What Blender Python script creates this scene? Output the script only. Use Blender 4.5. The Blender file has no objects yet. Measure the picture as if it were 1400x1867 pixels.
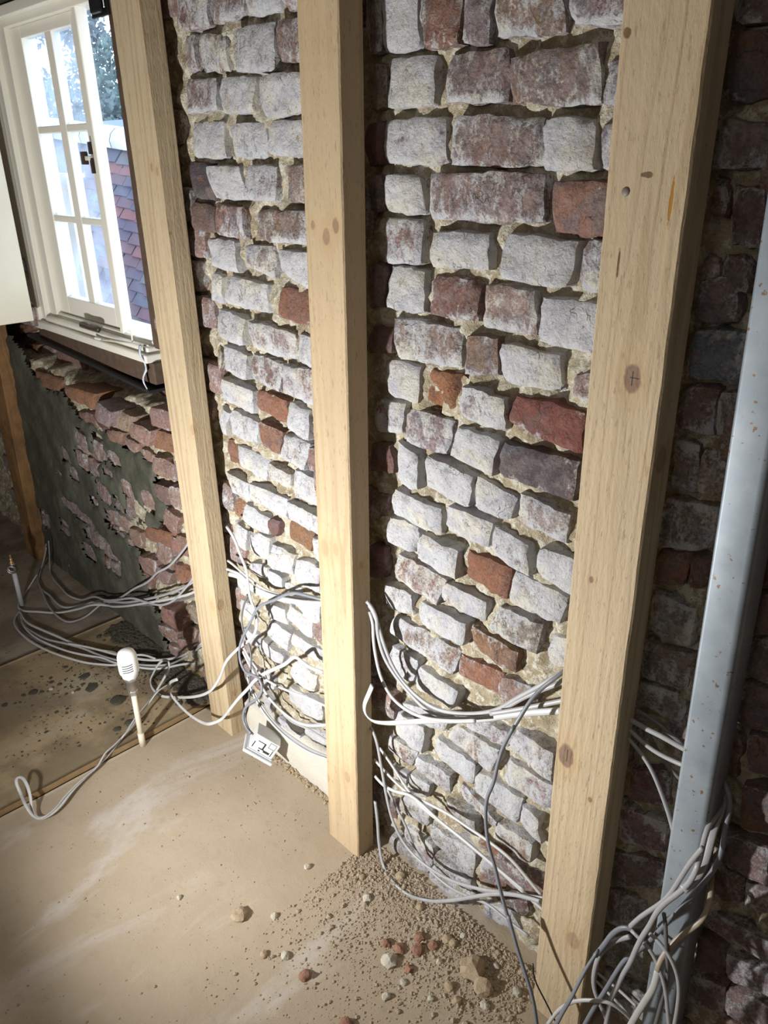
import bpy, bmesh, math, random
import numpy as np
from mathutils import Vector, Matrix, noise

S = bpy.context.scene
COL = S.collection

# ---------------------------------------------------------------- camera, sky, lamps, exposure
cam_d = bpy.data.cameras.new('camera')
cam = bpy.data.objects.new('camera', cam_d); COL.objects.link(cam)
cam_d.sensor_fit = 'HORIZONTAL'; cam_d.sensor_width = 36.0
cam_d.lens = 36.0 * 1402.0 / 1400.0
cam_d.clip_start = 0.02; cam_d.clip_end = 200
cam.matrix_world = Matrix(((0.698474, -0.293146, 0.65284, 0.0), (0.715555, 0.299803, -0.630951, -0.93),
                           (-0.010763, 0.907846, 0.419167, 1.5), (0, 0, 0, 1)))
S.camera = cam

world = bpy.data.worlds.new('sky'); S.world = world; world.use_nodes = True
bg = world.node_tree.nodes['Background']
bg.inputs[0].default_value = (0.86, 0.93, 1.0, 1); bg.inputs[1].default_value = 3.6

def lamp(name, kind, loc, power, colour, radius=0.05, aim=None, size=None, blend=1.0):
    d = bpy.data.lights.new(name, kind); d.energy = power; d.color = colour; d.shadow_soft_size = radius
    if kind == 'SPOT':
        d.spot_size = math.radians(size); d.spot_blend = blend
    o = bpy.data.objects.new(name, d); COL.objects.link(o); o.location = loc
    if aim is not None:
        o.rotation_euler = (Vector(aim) - Vector(loc)).to_track_quat('-Z', 'Y').to_euler()
    return o
# the floor-standing LED work lamp, just left of the frame
lamp('work_lamp', 'SPOT', (-1.24, -1.0, 0.50), 102, (1.0, 0.985, 0.955), 0.024, (-1.24, 0.0, 0.93), 177, 1.0)
# added soft fill light, unseen behind the camera, for the ambient level
lamp('room_fill', 'POINT', (-0.5, -3.0, 2.0), 17, (1.0, 0.93, 0.84), 0.3)
S.view_settings.view_transform = 'Standard'; S.view_settings.look = 'None'
S.view_settings.exposure = 0.0; S.view_settings.gamma = 1.0; S.view_settings.use_curve_mapping = False

random.seed(7)
BRICKS = """
B 0.75 0.000 -0.958 1.723 -0.887 1.714 -0.887 1.643 -0.956 1.643 0
R 0.35 0.000 -0.876 1.713 -0.806 1.704 -0.803 1.638 -0.871 1.642 0
P 0.40 0.000 -0.797 1.703 -0.757 1.697 -0.758 1.637 -0.798 1.643 0
R 0.42 0.000 -0.744 1.696 -0.648 1.684 -0.638 1.638 -0.746 1.644 0
P 0.45 0.000 -0.631 1.681 -0.537 1.669 -0.532 1.637 -0.627 1.644 0
G 0.30 0.000 -0.992 1.727 -0.962 1.723 -0.962 1.645 -0.992 1.647 0
P 0.60 0.000 -0.947 1.633 -0.856 1.628 -0.853 1.567 -0.946 1.57 0
r 0.38 0.000 -0.825 1.628 -0.727 1.626 -0.72 1.566 -0.83 1.571 0
r 0.35 0.000 -0.718 1.615 -0.589 1.622 -0.577 1.556 -0.715 1.564 0
B 0.40 0.000 -0.569 1.599 -0.52 1.605 -0.516 1.553 -0.567 1.558 0
G 0.20 0.000 -0.993 1.629 -0.956 1.629 -0.955 1.57 -0.994 1.57 0
P 0.65 0.000 -0.952 1.55 -0.839 1.55 -0.832 1.492 -0.95 1.49 0
r 0.38 0.000 -0.809 1.55 -0.661 1.544 -0.657 1.486 -0.818 1.488 0
B 0.70 0.000 -0.655 1.541 -0.588 1.539 -0.575 1.484 -0.648 1.483 0
B 0.50 0.000 -0.565 1.532 -0.51 1.53 -0.503 1.482 -0.564 1.484 0
D 0.10 0.000 -0.993 1.546 -0.957 1.547 -0.956 1.492 -0.995 1.489 0
W 0.80 0.000 -0.951 1.472 -0.883 1.471 -0.877 1.421 -0.95 1.42 0
p 0.38 0.000 -0.857 1.477 -0.653 1.476 -0.646 1.416 -0.852 1.412 0
R 0.18 0.000 -0.631 1.467 -0.503 1.462 -0.5 1.405 -0.626 1.406 0
P 0.20 0.000 -0.995 1.472 -0.959 1.472 -0.957 1.421 -0.997 1.418 0
p 0.50 0.000 -0.953 1.408 -0.874 1.408 -0.876 1.347 -0.955 1.342 0
b 0.68 0.000 -0.853 1.392 -0.736 1.397 -0.737 1.348 -0.852 1.342 0
g 0.62 0.000 -0.708 1.396 -0.594 1.394 -0.599 1.337 -0.709 1.338 0
P 0.40 0.000 -0.574 1.396 -0.504 1.395 -0.498 1.338 -0.584 1.336 0
B 0.75 0.000 -0.947 1.334 -0.871 1.332 -0.868 1.271 -0.95 1.268 0
D 0.35 0.000 -0.852 1.328 -0.758 1.327 -0.758 1.272 -0.857 1.268 0
p 0.40 0.000 -0.745 1.324 -0.652 1.326 -0.646 1.265 -0.746 1.263 0
g 0.80 0.000 -0.639 1.315 -0.532 1.316 -0.53 1.253 -0.637 1.257 0
D 0.10 0.000 -0.999 1.331 -0.957 1.331 -0.958 1.267 -1.001 1.265 0
p 0.48 0.000 -0.941 1.25 -0.79 1.251 -0.786 1.191 -0.925 1.187 0
r 0.28 0.000 -0.774 1.242 -0.713 1.25 -0.708 1.195 -0.773 1.186 0
B 0.65 0.000 -0.707 1.243 -0.61 1.238 -0.607 1.186 -0.707 1.188 0
P 0.40 0.000 -0.574 1.218 -0.509 1.227 -0.509 1.18 -0.579 1.191 0
D 0.10 0.000 -0.997 1.225 -0.948 1.229 -0.946 1.192 -0.999 1.187 0
W 0.78 0.000 -0.956 1.175 -0.881 1.174 -0.88 1.113 -0.955 1.119 0
X 0.02 0.000 -0.874 1.177 -0.783 1.169 -0.783 1.125 -0.868 1.106 0
g 0.55 0.000 -0.781 1.163 -0.695 1.159 -0.694 1.11 -0.78 1.11 0
S 0.14 0.000 -0.681 1.165 -0.558 1.164 -0.555 1.105 -0.686 1.125 0
R 0.50 0.000 -0.986 1.096 -0.92 1.101 -0.921 1.048 -0.984 1.04 0
P 0.42 0.000 -0.908 1.096 -0.801 1.097 -0.81 1.036 -0.911 1.035 0
W 0.82 0.000 -0.788 1.09 -0.704 1.088 -0.711 1.03 -0.797 1.041 0
K 0.16 0.000 -0.692 1.089 -0.563 1.088 -0.562 1.027 -0.695 1.034 0
W 0.78 0.000 -0.933 1.028 -0.877 1.018 -0.877 0.954 -0.929 0.95 0
W 0.80 0.000 -0.853 1.024 -0.751 1.013 -0.759 0.955 -0.855 0.966 0
W 0.78 0.000 -0.743 1.013 -0.667 0.996 -0.67 0.959 -0.744 0.963 0
P 0.50 0.000 -0.656 1.011 -0.569 1 -0.568 0.954 -0.658 0.962 0
D 0.10 0.000 -1.001 1.009 -0.951 1.018 -0.941 0.966 -1 0.958 0
P 0.62 0.000 -0.934 0.937 -0.826 0.928 -0.829 0.878 -0.942 0.884 0
P 0.70 0.000 -0.799 0.946 -0.709 0.94 -0.717 0.889 -0.802 0.897 0
p 0.52 0.000 -0.703 0.935 -0.634 0.927 -0.621 0.879 -0.702 0.893 0
B 0.72 0.000 -0.606 0.93 -0.542 0.935 -0.538 0.87 -0.605 0.891 0
W 0.75 0.000 -0.947 0.876 -0.878 0.875 -0.884 0.822 -0.951 0.823 0
p 0.62 0.000 -0.867 0.867 -0.78 0.862 -0.785 0.807 -0.875 0.813 0
X 0.06 0.000 -0.763 0.865 -0.666 0.869 -0.671 0.808 -0.763 0.813 0
g 0.62 0.000 -0.657 0.867 -0.553 0.86 -0.561 0.811 -0.661 0.81 0
r 0.50 0.000 -0.926 0.8 -0.805 0.794 -0.823 0.738 -0.93 0.754 0
P 0.65 0.000 -0.803 0.789 -0.715 0.785 -0.721 0.741 -0.811 0.748 0
p 0.45 0.000 -0.683 0.787 -0.599 0.786 -0.6 0.73 -0.698 0.742 0
D 0.20 0.000 -1.016 0.784 -0.968 0.797 -0.966 0.736 -1.015 0.721 0
G 0.60 0.000 -0.96 0.72 -0.89 0.727 -0.892 0.679 -0.956 0.669 0
W 0.66 0.000 -0.869 0.719 -0.751 0.724 -0.761 0.674 -0.873 0.674 0
X 0.25 0.000 -0.741 0.72 -0.64 0.714 -0.641 0.672 -0.737 0.683 0
P 0.55 0.000 -0.573 0.775 -0.523 0.795 -0.52 0.736 -0.58 0.728 0
r 0.50 0.000 -0.941 0.655 -0.774 0.65 -0.782 0.594 -0.955 0.606 0
X 0.28 0.000 -0.77 0.641 -0.666 0.653 -0.671 0.598 -0.772 0.599 0
p 0.35 0.000 -0.67 0.647 -0.594 0.658 -0.598 0.607 -0.671 0.607 0
G 0.52 0.000 -0.954 0.573 -0.878 0.577 -0.888 0.518 -0.957 0.516 0
P 0.62 0.000 -0.871 0.564 -0.766 0.563 -0.777 0.517 -0.878 0.518 0
g 0.69 0.000 -0.935 0.411 -0.858 0.417 -0.859 0.35 -0.94 0.364 0
G 0.62 0.000 -0.908 0.46 -0.79 0.481 -0.798 0.444 -0.866 0.429 0
p 0.55 0.000 -0.773 0.474 -0.661 0.484 -0.675 0.423 -0.782 0.445 0
P 0.52 0.000 -0.733 0.513 -0.634 0.538 -0.64 0.508 -0.738 0.5 0
P 0.57 0.000 -0.629 0.549 -0.548 0.552 -0.542 0.489 -0.64 0.514 0
D 0.47 0.000 -0.958 0.333 -0.878 0.338 -0.894 0.288 -0.962 0.292 0
b 0.67 0.000 -0.822 0.41 -0.718 0.409 -0.725 0.349 -0.829 0.364 0
P 0.55 0.000 -0.642 0.471 -0.542 0.473 -0.545 0.411 -0.648 0.413 0
r 0.49 0.000 -0.872 0.336 -0.781 0.337 -0.784 0.284 -0.873 0.294 0
b 0.62 0.000 -0.709 0.396 -0.606 0.397 -0.612 0.335 -0.716 0.349 0
G 0.52 0.000 -0.892 0.271 -0.836 0.276 -0.847 0.231 -0.893 0.233 0
p 0.42 0.000 -0.751 0.333 -0.652 0.312 -0.656 0.29 -0.753 0.301 0
B 0.72 0.000 -0.603 0.386 -0.565 0.383 -0.556 0.326 -0.605 0.332 0
G 0.52 0.000 -0.95 0.253 -0.907 0.257 -0.907 0.226 -0.95 0.211 0
g 0.49 0.000 -0.914 0.194 -0.83 0.202 -0.846 0.144 -0.929 0.143 0
G 0.42 0.000 -0.789 0.271 -0.711 0.268 -0.705 0.231 -0.766 0.226 0
p 0.52 0.000 -0.651 0.31 -0.57 0.314 -0.572 0.262 -0.657 0.266 0
P 0.55 0.000 -0.825 0.169 -0.704 0.177 -0.71 0.097 -0.833 0.127 0
X 0.30 0.000 -0.701 0.236 -0.629 0.23 -0.631 0.203 -0.703 0.199 0
r 0.47 0.000 -0.907 0.102 -0.82 0.101 -0.826 0.047 -0.912 0.065 0
p 0.49 0.000 -0.813 0.091 -0.71 0.093 -0.713 0.056 -0.818 0.045 0
R 0.42 0.000 -0.69 0.174 -0.629 0.175 -0.629 0.13 -0.69 0.102 0
g 0.47 0.000 -0.952 0.039 -0.832 0.049 -0.836 0.01 -0.958 0.006 0
g 0.47 0.000 -0.823 0.045 -0.704 0.055 -0.706 0.022 -0.827 0.001 0
D 0.37 0.000 -0.659 0.1 -0.574 0.146 -0.572 0.114 -0.594 0.091 0
b 0.47 0.000 -0.679 0.05 -0.612 0.087 -0.585 0.054 -0.671 0.015 0
D 0.50 0.015 -1.528 1.793 -1.434 1.781 -1.44 1.727 -1.534 1.732 0
r 0.45 0.012 -1.421 1.779 -1.315 1.766 -1.32 1.735 -1.427 1.729 0
P 0.60 0.009 -1.306 1.765 -1.22 1.754 -1.223 1.725 -1.309 1.731 0
P 0.50 0.006 -1.211 1.752 -1.135 1.743 -1.138 1.724 -1.194 1.725 0
G 0.35 0.015 -1.534 1.718 -1.501 1.715 -1.5 1.658 -1.538 1.662 0
r 0.50 0.014 -1.49 1.716 -1.388 1.71 -1.394 1.65 -1.488 1.657 0
P 0.55 0.010 -1.353 1.711 -1.231 1.711 -1.234 1.64 -1.353 1.646 0
r 0.42 0.006 -1.219 1.71 -1.126 1.707 -1.133 1.647 -1.222 1.652 0
r 0.45 0.015 -1.54 1.644 -1.434 1.64 -1.43 1.587 -1.547 1.585 0
G 0.65 0.012 -1.421 1.638 -1.306 1.634 -1.314 1.578 -1.417 1.582 0
g 0.88 0.008 -1.283 1.632 -1.155 1.63 -1.16 1.573 -1.272 1.569 0
B 0.65 0.016 -1.542 1.566 -1.425 1.565 -1.425 1.502 -1.546 1.506 0
B 0.60 0.011 -1.387 1.558 -1.285 1.558 -1.288 1.503 -1.388 1.504 0
P 0.66 0.008 -1.265 1.561 -1.148 1.56 -1.15 1.506 -1.276 1.507 0
K 0.02 0.016 -1.559 1.493 -1.489 1.49 -1.485 1.427 -1.554 1.424 0
P 0.66 0.014 -1.496 1.485 -1.377 1.486 -1.374 1.427 -1.476 1.429 0
P 0.55 0.010 -1.35 1.487 -1.255 1.485 -1.26 1.427 -1.356 1.427 0
p 0.45 0.006 -1.222 1.487 -1.144 1.488 -1.151 1.428 -1.219 1.427 0
R 0.42 0.014 -1.475 1.416 -1.372 1.41 -1.366 1.351 -1.48 1.357 0
r 0.38 0.009 -1.327 1.408 -1.167 1.411 -1.167 1.354 -1.331 1.355 0
D 0.05 0.016 -1.577 1.416 -1.493 1.406 -1.496 1.359 -1.583 1.361 0
W 0.85 0.015 -1.522 1.344 -1.414 1.344 -1.41 1.282 -1.513 1.288 0
r 0.50 0.010 -1.363 1.341 -1.285 1.342 -1.282 1.283 -1.364 1.3 0
g 0.80 0.008 -1.263 1.337 -1.153 1.338 -1.16 1.273 -1.26 1.297 0
W 0.75 0.015 -1.519 1.271 -1.48 1.268 -1.493 1.21 -1.54 1.215 0
p 0.58 0.013 -1.443 1.273 -1.317 1.266 -1.323 1.212 -1.465 1.217 0
X 0.10 0.008 -1.264 1.267 -1.154 1.266 -1.16 1.207 -1.274 1.211 0
P 0.60 0.015 -1.508 1.194 -1.401 1.188 -1.413 1.131 -1.511 1.137 0
p 0.50 0.011 -1.382 1.186 -1.227 1.18 -1.233 1.127 -1.384 1.131 0
P 0.55 0.006 -1.216 1.181 -1.13 1.181 -1.134 1.123 -1.221 1.128 0
B 0.64 0.014 -1.497 1.115 -1.404 1.11 -1.411 1.057 -1.503 1.063 0
D 0.42 0.011 -1.387 1.113 -1.282 1.111 -1.296 1.052 -1.398 1.06 0
p 0.50 0.008 -1.269 1.11 -1.16 1.118 -1.166 1.048 -1.267 1.056 0
G 0.30 0.015 -1.533 1.118 -1.509 1.1 -1.52 1.055 -1.541 1.058 0
W 0.82 0.015 -1.518 1.038 -1.389 1.034 -1.399 0.979 -1.531 0.985 0
X 0.14 0.011 -1.374 1.038 -1.268 1.036 -1.283 0.983 -1.386 0.992 0
W 0.65 0.008 -1.262 1.032 -1.192 1.032 -1.194 0.968 -1.264 0.978 0
R 0.30 0.005 -1.183 1.029 -1.135 1.033 -1.138 0.981 -1.186 0.977 0
W 0.65 0.015 -1.538 0.966 -1.506 0.952 -1.521 0.897 -1.547 0.9 0
B 0.60 0.014 -1.492 0.967 -1.392 0.959 -1.409 0.902 -1.504 0.906 0
X 0.20 0.011 -1.378 0.963 -1.292 0.961 -1.313 0.902 -1.382 0.913 0
r 0.55 0.008 -1.284 0.957 -1.194 0.958 -1.209 0.897 -1.295 0.906 0
X 0.10 0.015 -1.526 0.884 -1.489 0.884 -1.478 0.833 -1.524 0.832 0
W 0.86 0.014 -1.485 0.88 -1.358 0.877 -1.371 0.824 -1.47 0.832 0
r 0.50 0.010 -1.348 0.87 -1.28 0.863 -1.289 0.829 -1.352 0.834 0
r 0.58 0.007 -1.249 0.883 -1.162 0.881 -1.169 0.823 -1.262 0.82 0
R 0.30 0.006 -1.19 0.953 -1.15 0.956 -1.153 0.907 -1.193 0.905 0
P 0.62 0.015 -1.538 0.796 -1.445 0.794 -1.452 0.747 -1.531 0.748 0
W 0.86 0.012 -1.434 0.802 -1.301 0.799 -1.306 0.746 -1.44 0.756 0
W 0.72 0.008 -1.283 0.802 -1.169 0.801 -1.173 0.75 -1.288 0.758 0
X 0.20 0.015 -1.52 0.734 -1.483 0.732 -1.494 0.683 -1.528 0.688 0
P 0.68 0.014 -1.475 0.732 -1.371 0.723 -1.382 0.682 -1.486 0.681 0
D 0.05 0.011 -1.366 0.73 -1.329 0.734 -1.346 0.689 -1.373 0.696 0
X 0.08 0.008 -1.292 0.748 -1.205 0.747 -1.215 0.699 -1.3 0.705 0
W 0.75 0.015 -1.525 0.664 -1.464 0.663 -1.476 0.605 -1.534 0.606 0
W 0.70 0.013 -1.44 0.668 -1.376 0.672 -1.39 0.607 -1.458 0.613 0
P 0.60 0.011 -1.367 0.66 -1.277 0.664 -1.294 0.616 -1.376 0.593 0
P 0.60 0.006 -1.203 0.737 -1.16 0.741 -1.164 0.689 -1.204 0.689 0
r 0.57 0.013 -1.465 0.572 -1.404 0.58 -1.414 0.548 -1.474 0.542 0
P 0.65 0.011 -1.373 0.639 -1.291 0.651 -1.29 0.61 -1.379 0.598 0
W 0.80 0.008 -1.275 0.655 -1.184 0.666 -1.188 0.603 -1.274 0.605 0
g 0.82 0.011 -1.381 0.586 -1.329 0.584 -1.338 0.552 -1.393 0.55 0
P 0.67 0.009 -1.323 0.574 -1.279 0.573 -1.28 0.554 -1.326 0.551 0
W 0.89 0.016 -1.547 0.499 -1.494 0.499 -1.504 0.453 -1.545 0.446 0
W 0.90 0.012 -1.407 0.485 -1.338 0.488 -1.336 0.448 -1.409 0.436 0
g 0.90 0.009 -1.315 0.513 -1.218 0.51 -1.226 0.46 -1.324 0.476 0
W 0.87 0.009 -1.296 0.543 -1.192 0.565 -1.196 0.513 -1.247 0.52 0
W 0.90 0.011 -1.399 0.431 -1.316 0.428 -1.349 0.362 -1.422 0.38 0
W 0.90 0.009 -1.301 0.438 -1.193 0.439 -1.195 0.402 -1.312 0.406 0
W 0.90 0.013 -1.453 0.346 -1.353 0.343 -1.363 0.303 -1.47 0.301 0
W 0.90 0.009 -1.308 0.351 -1.221 0.352 -1.23 0.296 -1.332 0.301 0
W 0.85 0.010 -1.333 0.255 -1.198 0.283 -1.208 0.208 -1.348 0.203 0
r 0.57 0.014 -1.477 0.16 -1.422 0.15 -1.436 0.119 -1.484 0.13 0
W 0.90 0.015 -1.532 0.436 -1.472 0.433 -1.479 0.381 -1.536 0.388 0
W 0.90 0.015 -1.532 0.349 -1.467 0.349 -1.479 0.306 -1.533 0.303 0
r 0.62 0.011 -1.394 0.127 -1.294 0.133 -1.301 0.105 -1.409 0.087 0
r 0.67 0.015 -1.538 0.074 -1.438 0.076 -1.464 0.043 -1.549 0.039 0
W 0.87 0.013 -1.463 0.243 -1.405 0.246 -1.415 0.207 -1.463 0.2 0
p 0.67 0.008 -1.277 0.169 -1.196 0.176 -1.201 0.147 -1.279 0.137 0
D 0.12 0.000 -0.423 1.614 -0.37 1.612 -0.36 1.553 -0.419 1.555 0
P 0.35 0.000 -0.419 1.534 -0.365 1.526 -0.36 1.484 -0.418 1.487 0
R 0.30 0.000 -0.421 1.475 -0.408 1.472 -0.403 1.431 -0.418 1.432 0
D 0.25 0.000 -0.396 1.464 -0.36 1.465 -0.356 1.4 -0.389 1.405 0
P 0.30 0.000 -0.426 1.659 -0.378 1.653 -0.372 1.623 -0.422 1.627 0
G 0.30 0.000 -0.416 1.393 -0.399 1.39 -0.397 1.353 -0.416 1.353 0
D 0.30 0.000 -0.394 1.391 -0.361 1.386 -0.36 1.352 -0.391 1.354 0
b 0.32 0.000 -0.413 1.303 -0.355 1.306 -0.352 1.248 -0.414 1.249 0
r 0.28 0.000 -0.414 1.233 -0.376 1.232 -0.371 1.181 -0.414 1.179 0
G 0.40 0.000 -0.371 1.231 -0.352 1.231 -0.348 1.178 -0.366 1.18 0
p 0.35 0.000 -0.417 1.159 -0.384 1.161 -0.379 1.097 -0.414 1.095 0
G 0.40 0.000 -0.379 1.156 -0.353 1.158 -0.349 1.102 -0.374 1.101 0
p 0.38 0.000 -0.418 1.076 -0.35 1.084 -0.35 1.025 -0.417 1.01 0
P 0.25 0.000 -0.417 1.364 -0.375 1.366 -0.37 1.32 -0.415 1.316 0
R 0.15 0.000 -0.417 0.993 -0.371 1.007 -0.373 0.961 -0.419 0.944 0
D 0.20 0.000 -0.367 1.007 -0.346 1.01 -0.343 0.968 -0.364 0.962 0
g 0.40 0.000 -0.414 0.925 -0.352 0.929 -0.351 0.868 -0.411 0.869 0
p 0.35 0.000 -0.417 0.846 -0.348 0.853 -0.346 0.792 -0.413 0.783 0
g 0.35 0.000 -0.417 0.77 -0.346 0.783 -0.342 0.737 -0.414 0.733 0
P 0.30 0.000 -0.278 0.913 -0.234 0.93 -0.222 0.873 -0.27 0.859 0
P 0.25 0.000 -0.271 0.841 -0.22 0.861 -0.208 0.801 -0.261 0.774 0
P 0.20 0.000 -0.25 0.773 -0.205 0.785 -0.194 0.732 -0.241 0.712 0
R 0.18 0.000 -0.235 0.655 -0.183 0.678 -0.175 0.637 -0.229 0.613 0
D 0.20 0.000 -0.297 1.046 -0.259 1.056 -0.249 1.009 -0.29 0.997 0
r 0.20 0.000 -0.287 0.982 -0.246 0.992 -0.236 0.943 -0.279 0.93 0
D 0.30 0.000 -0.404 0.607 -0.347 0.629 -0.339 0.575 -0.399 0.544 0
P 0.35 0.000 -0.414 0.528 -0.337 0.543 -0.334 0.477 -0.405 0.456 0
r 0.30 0.000 -0.414 0.412 -0.333 0.447 -0.329 0.396 -0.409 0.345 0
P 0.40 0.000 -0.414 0.321 -0.344 0.355 -0.338 0.288 -0.409 0.246 0
R 0.15 0.000 -0.24 0.688 -0.185 0.712 -0.173 0.653 -0.23 0.612 0
P 0.30 0.000 -0.251 0.585 -0.19 0.605 -0.179 0.545 -0.246 0.537 0
r 0.30 0.000 -0.26 0.516 -0.212 0.528 -0.205 0.472 -0.251 0.447 0
P 0.35 0.000 -0.205 0.522 -0.15 0.538 -0.143 0.504 -0.2 0.477 0
P 0.40 0.000 -0.251 0.426 -0.158 0.44 -0.149 0.392 -0.25 0.382 0
D 0.15 0.000 -0.252 0.356 -0.212 0.364 -0.206 0.31 -0.245 0.293 0
P 0.40 0.000 -0.206 0.365 -0.134 0.386 -0.126 0.349 -0.198 0.318 0
P 0.35 0.000 -0.251 0.271 -0.197 0.295 -0.19 0.239 -0.245 0.208 0
P 0.35 0.000 -0.192 0.305 -0.121 0.322 -0.111 0.272 -0.185 0.245 0
G 0.40 0.000 -0.407 0.232 -0.332 0.248 -0.33 0.178 -0.404 0.144 0
g 0.45 0.000 -0.394 0.127 -0.304 0.153 -0.302 0.089 -0.392 0.044 0
X 0.10 0.105 -2.997 0.874 -2.839 0.902 -2.896 0.816 -3.038 0.797 1
g 0.30 0.110 -2.838 0.896 -2.718 0.914 -2.749 0.846 -2.891 0.821 1
r 0.25 0.100 -2.668 0.915 -2.474 0.93 -2.49 0.86 -2.707 0.843 1
X 0.08 0.115 -2.467 0.913 -2.28 0.917 -2.29 0.873 -2.478 0.878 1
D 0.08 0.115 -2.265 0.916 -2.133 0.909 -2.15 0.87 -2.282 0.874 1
D 0.12 0.115 -2.122 0.909 -1.952 0.908 -1.953 0.869 -2.131 0.849 1
R 0.25 0.095 -3.045 0.946 -2.809 0.983 -2.836 0.957 -3.042 0.911 1
X 0.15 0.030 -2.732 0.841 -2.493 0.847 -2.571 0.796 -2.678 0.8 1
X 0.15 -0.015 -2.377 0.862 -2.161 0.878 -2.202 0.824 -2.361 0.828 1
B 0.35 -0.025 -2.152 0.858 -2.047 0.85 -2.079 0.8 -2.168 0.802 1
g 0.30 -0.000 -2.098 0.84 -1.962 0.849 -1.977 0.8 -2.114 0.786 1
P 0.35 -0.005 -1.98 0.832 -1.875 0.829 -1.897 0.781 -2 0.784 1
P 0.30 0.010 -1.88 0.893 -1.74 0.904 -1.753 0.85 -1.894 0.839 1
r 0.30 0.020 -2.196 0.755 -2.092 0.765 -2.138 0.715 -2.188 0.719 1
X 0.20 0.020 -1.911 0.82 -1.774 0.834 -1.786 0.782 -1.907 0.77 1
p 0.35 0.025 -2.096 0.753 -2.011 0.752 -2.03 0.718 -2.107 0.718 1
G 0.35 0.030 -2.016 0.735 -1.93 0.735 -1.952 0.703 -2.022 0.699 1
P 0.40 0.020 -1.922 0.738 -1.813 0.739 -1.825 0.689 -1.929 0.688 1
K 0.30 0.020 -1.939 0.65 -1.853 0.661 -1.88 0.598 -1.945 0.594 1
g 0.42 0.020 -1.845 0.669 -1.745 0.68 -1.76 0.612 -1.861 0.607 1
r 0.40 0.020 -1.903 0.582 -1.823 0.575 -1.859 0.505 -1.929 0.518 1
X 0.20 0.025 -2.043 0.479 -1.87 0.504 -1.901 0.449 -2.062 0.429 1
r 0.35 0.020 -1.85 0.516 -1.755 0.524 -1.772 0.483 -1.87 0.468 1
P 0.30 0.030 -2.438 0.752 -2.316 0.774 -2.254 0.736 -2.401 0.729 1
B 0.40 0.020 -1.81 0.749 -1.739 0.746 -1.748 0.702 -1.818 0.701 1
r 0.40 0.020 -2.119 0.348 -2.007 0.369 -2.035 0.297 -2.108 0.295 1
p 0.45 0.020 -1.986 0.445 -1.892 0.452 -1.916 0.377 -1.998 0.388 1
r 0.35 0.015 -1.875 0.506 -1.781 0.504 -1.795 0.466 -1.884 0.446 1
X 0.15 0.020 -2.03 0.479 -1.853 0.516 -1.895 0.461 -2.001 0.447 1
p 0.35 0.030 -2.19 0.42 -2.101 0.429 -2.118 0.369 -2.189 0.358 1
r 0.40 0.030 -2.179 0.267 -2.08 0.272 -2.107 0.223 -2.184 0.214 1
X 0.30 0.020 -1.893 0.4 -1.782 0.413 -1.798 0.365 -1.893 0.351 1
P 0.40 0.020 -2.016 0.345 -1.914 0.36 -1.952 0.306 -2.024 0.291 1
r 0.35 -0.000 -1.974 0.228 -1.822 0.258 -1.869 0.182 -1.998 0.16 1
P 0.40 0.020 -2.047 0.121 -1.938 0.137 -1.955 0.09 -2.05 0.072 1
p 0.42 0.020 -1.901 0.188 -1.796 0.214 -1.839 0.146 -1.906 0.14 1
g 0.40 0.020 -1.852 0.276 -1.768 0.295 -1.785 0.241 -1.862 0.232 1
G 0.40 0.020 -2.007 0.061 -1.913 0.083 -1.962 0.035 -2.011 0.019 1
p 0.40 0.025 -1.946 0.111 -1.838 0.137 -1.876 0.095 -1.941 0.078 1
r 0.35 0.040 -2.369 0.012 -2.274 0.05 -2.297 -0.003 -2.36 -0.01 1
p 0.35 0.040 -2.226 0.063 -2.098 0.072 -2.114 0.04 -2.213 0.036 1
"""
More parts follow.
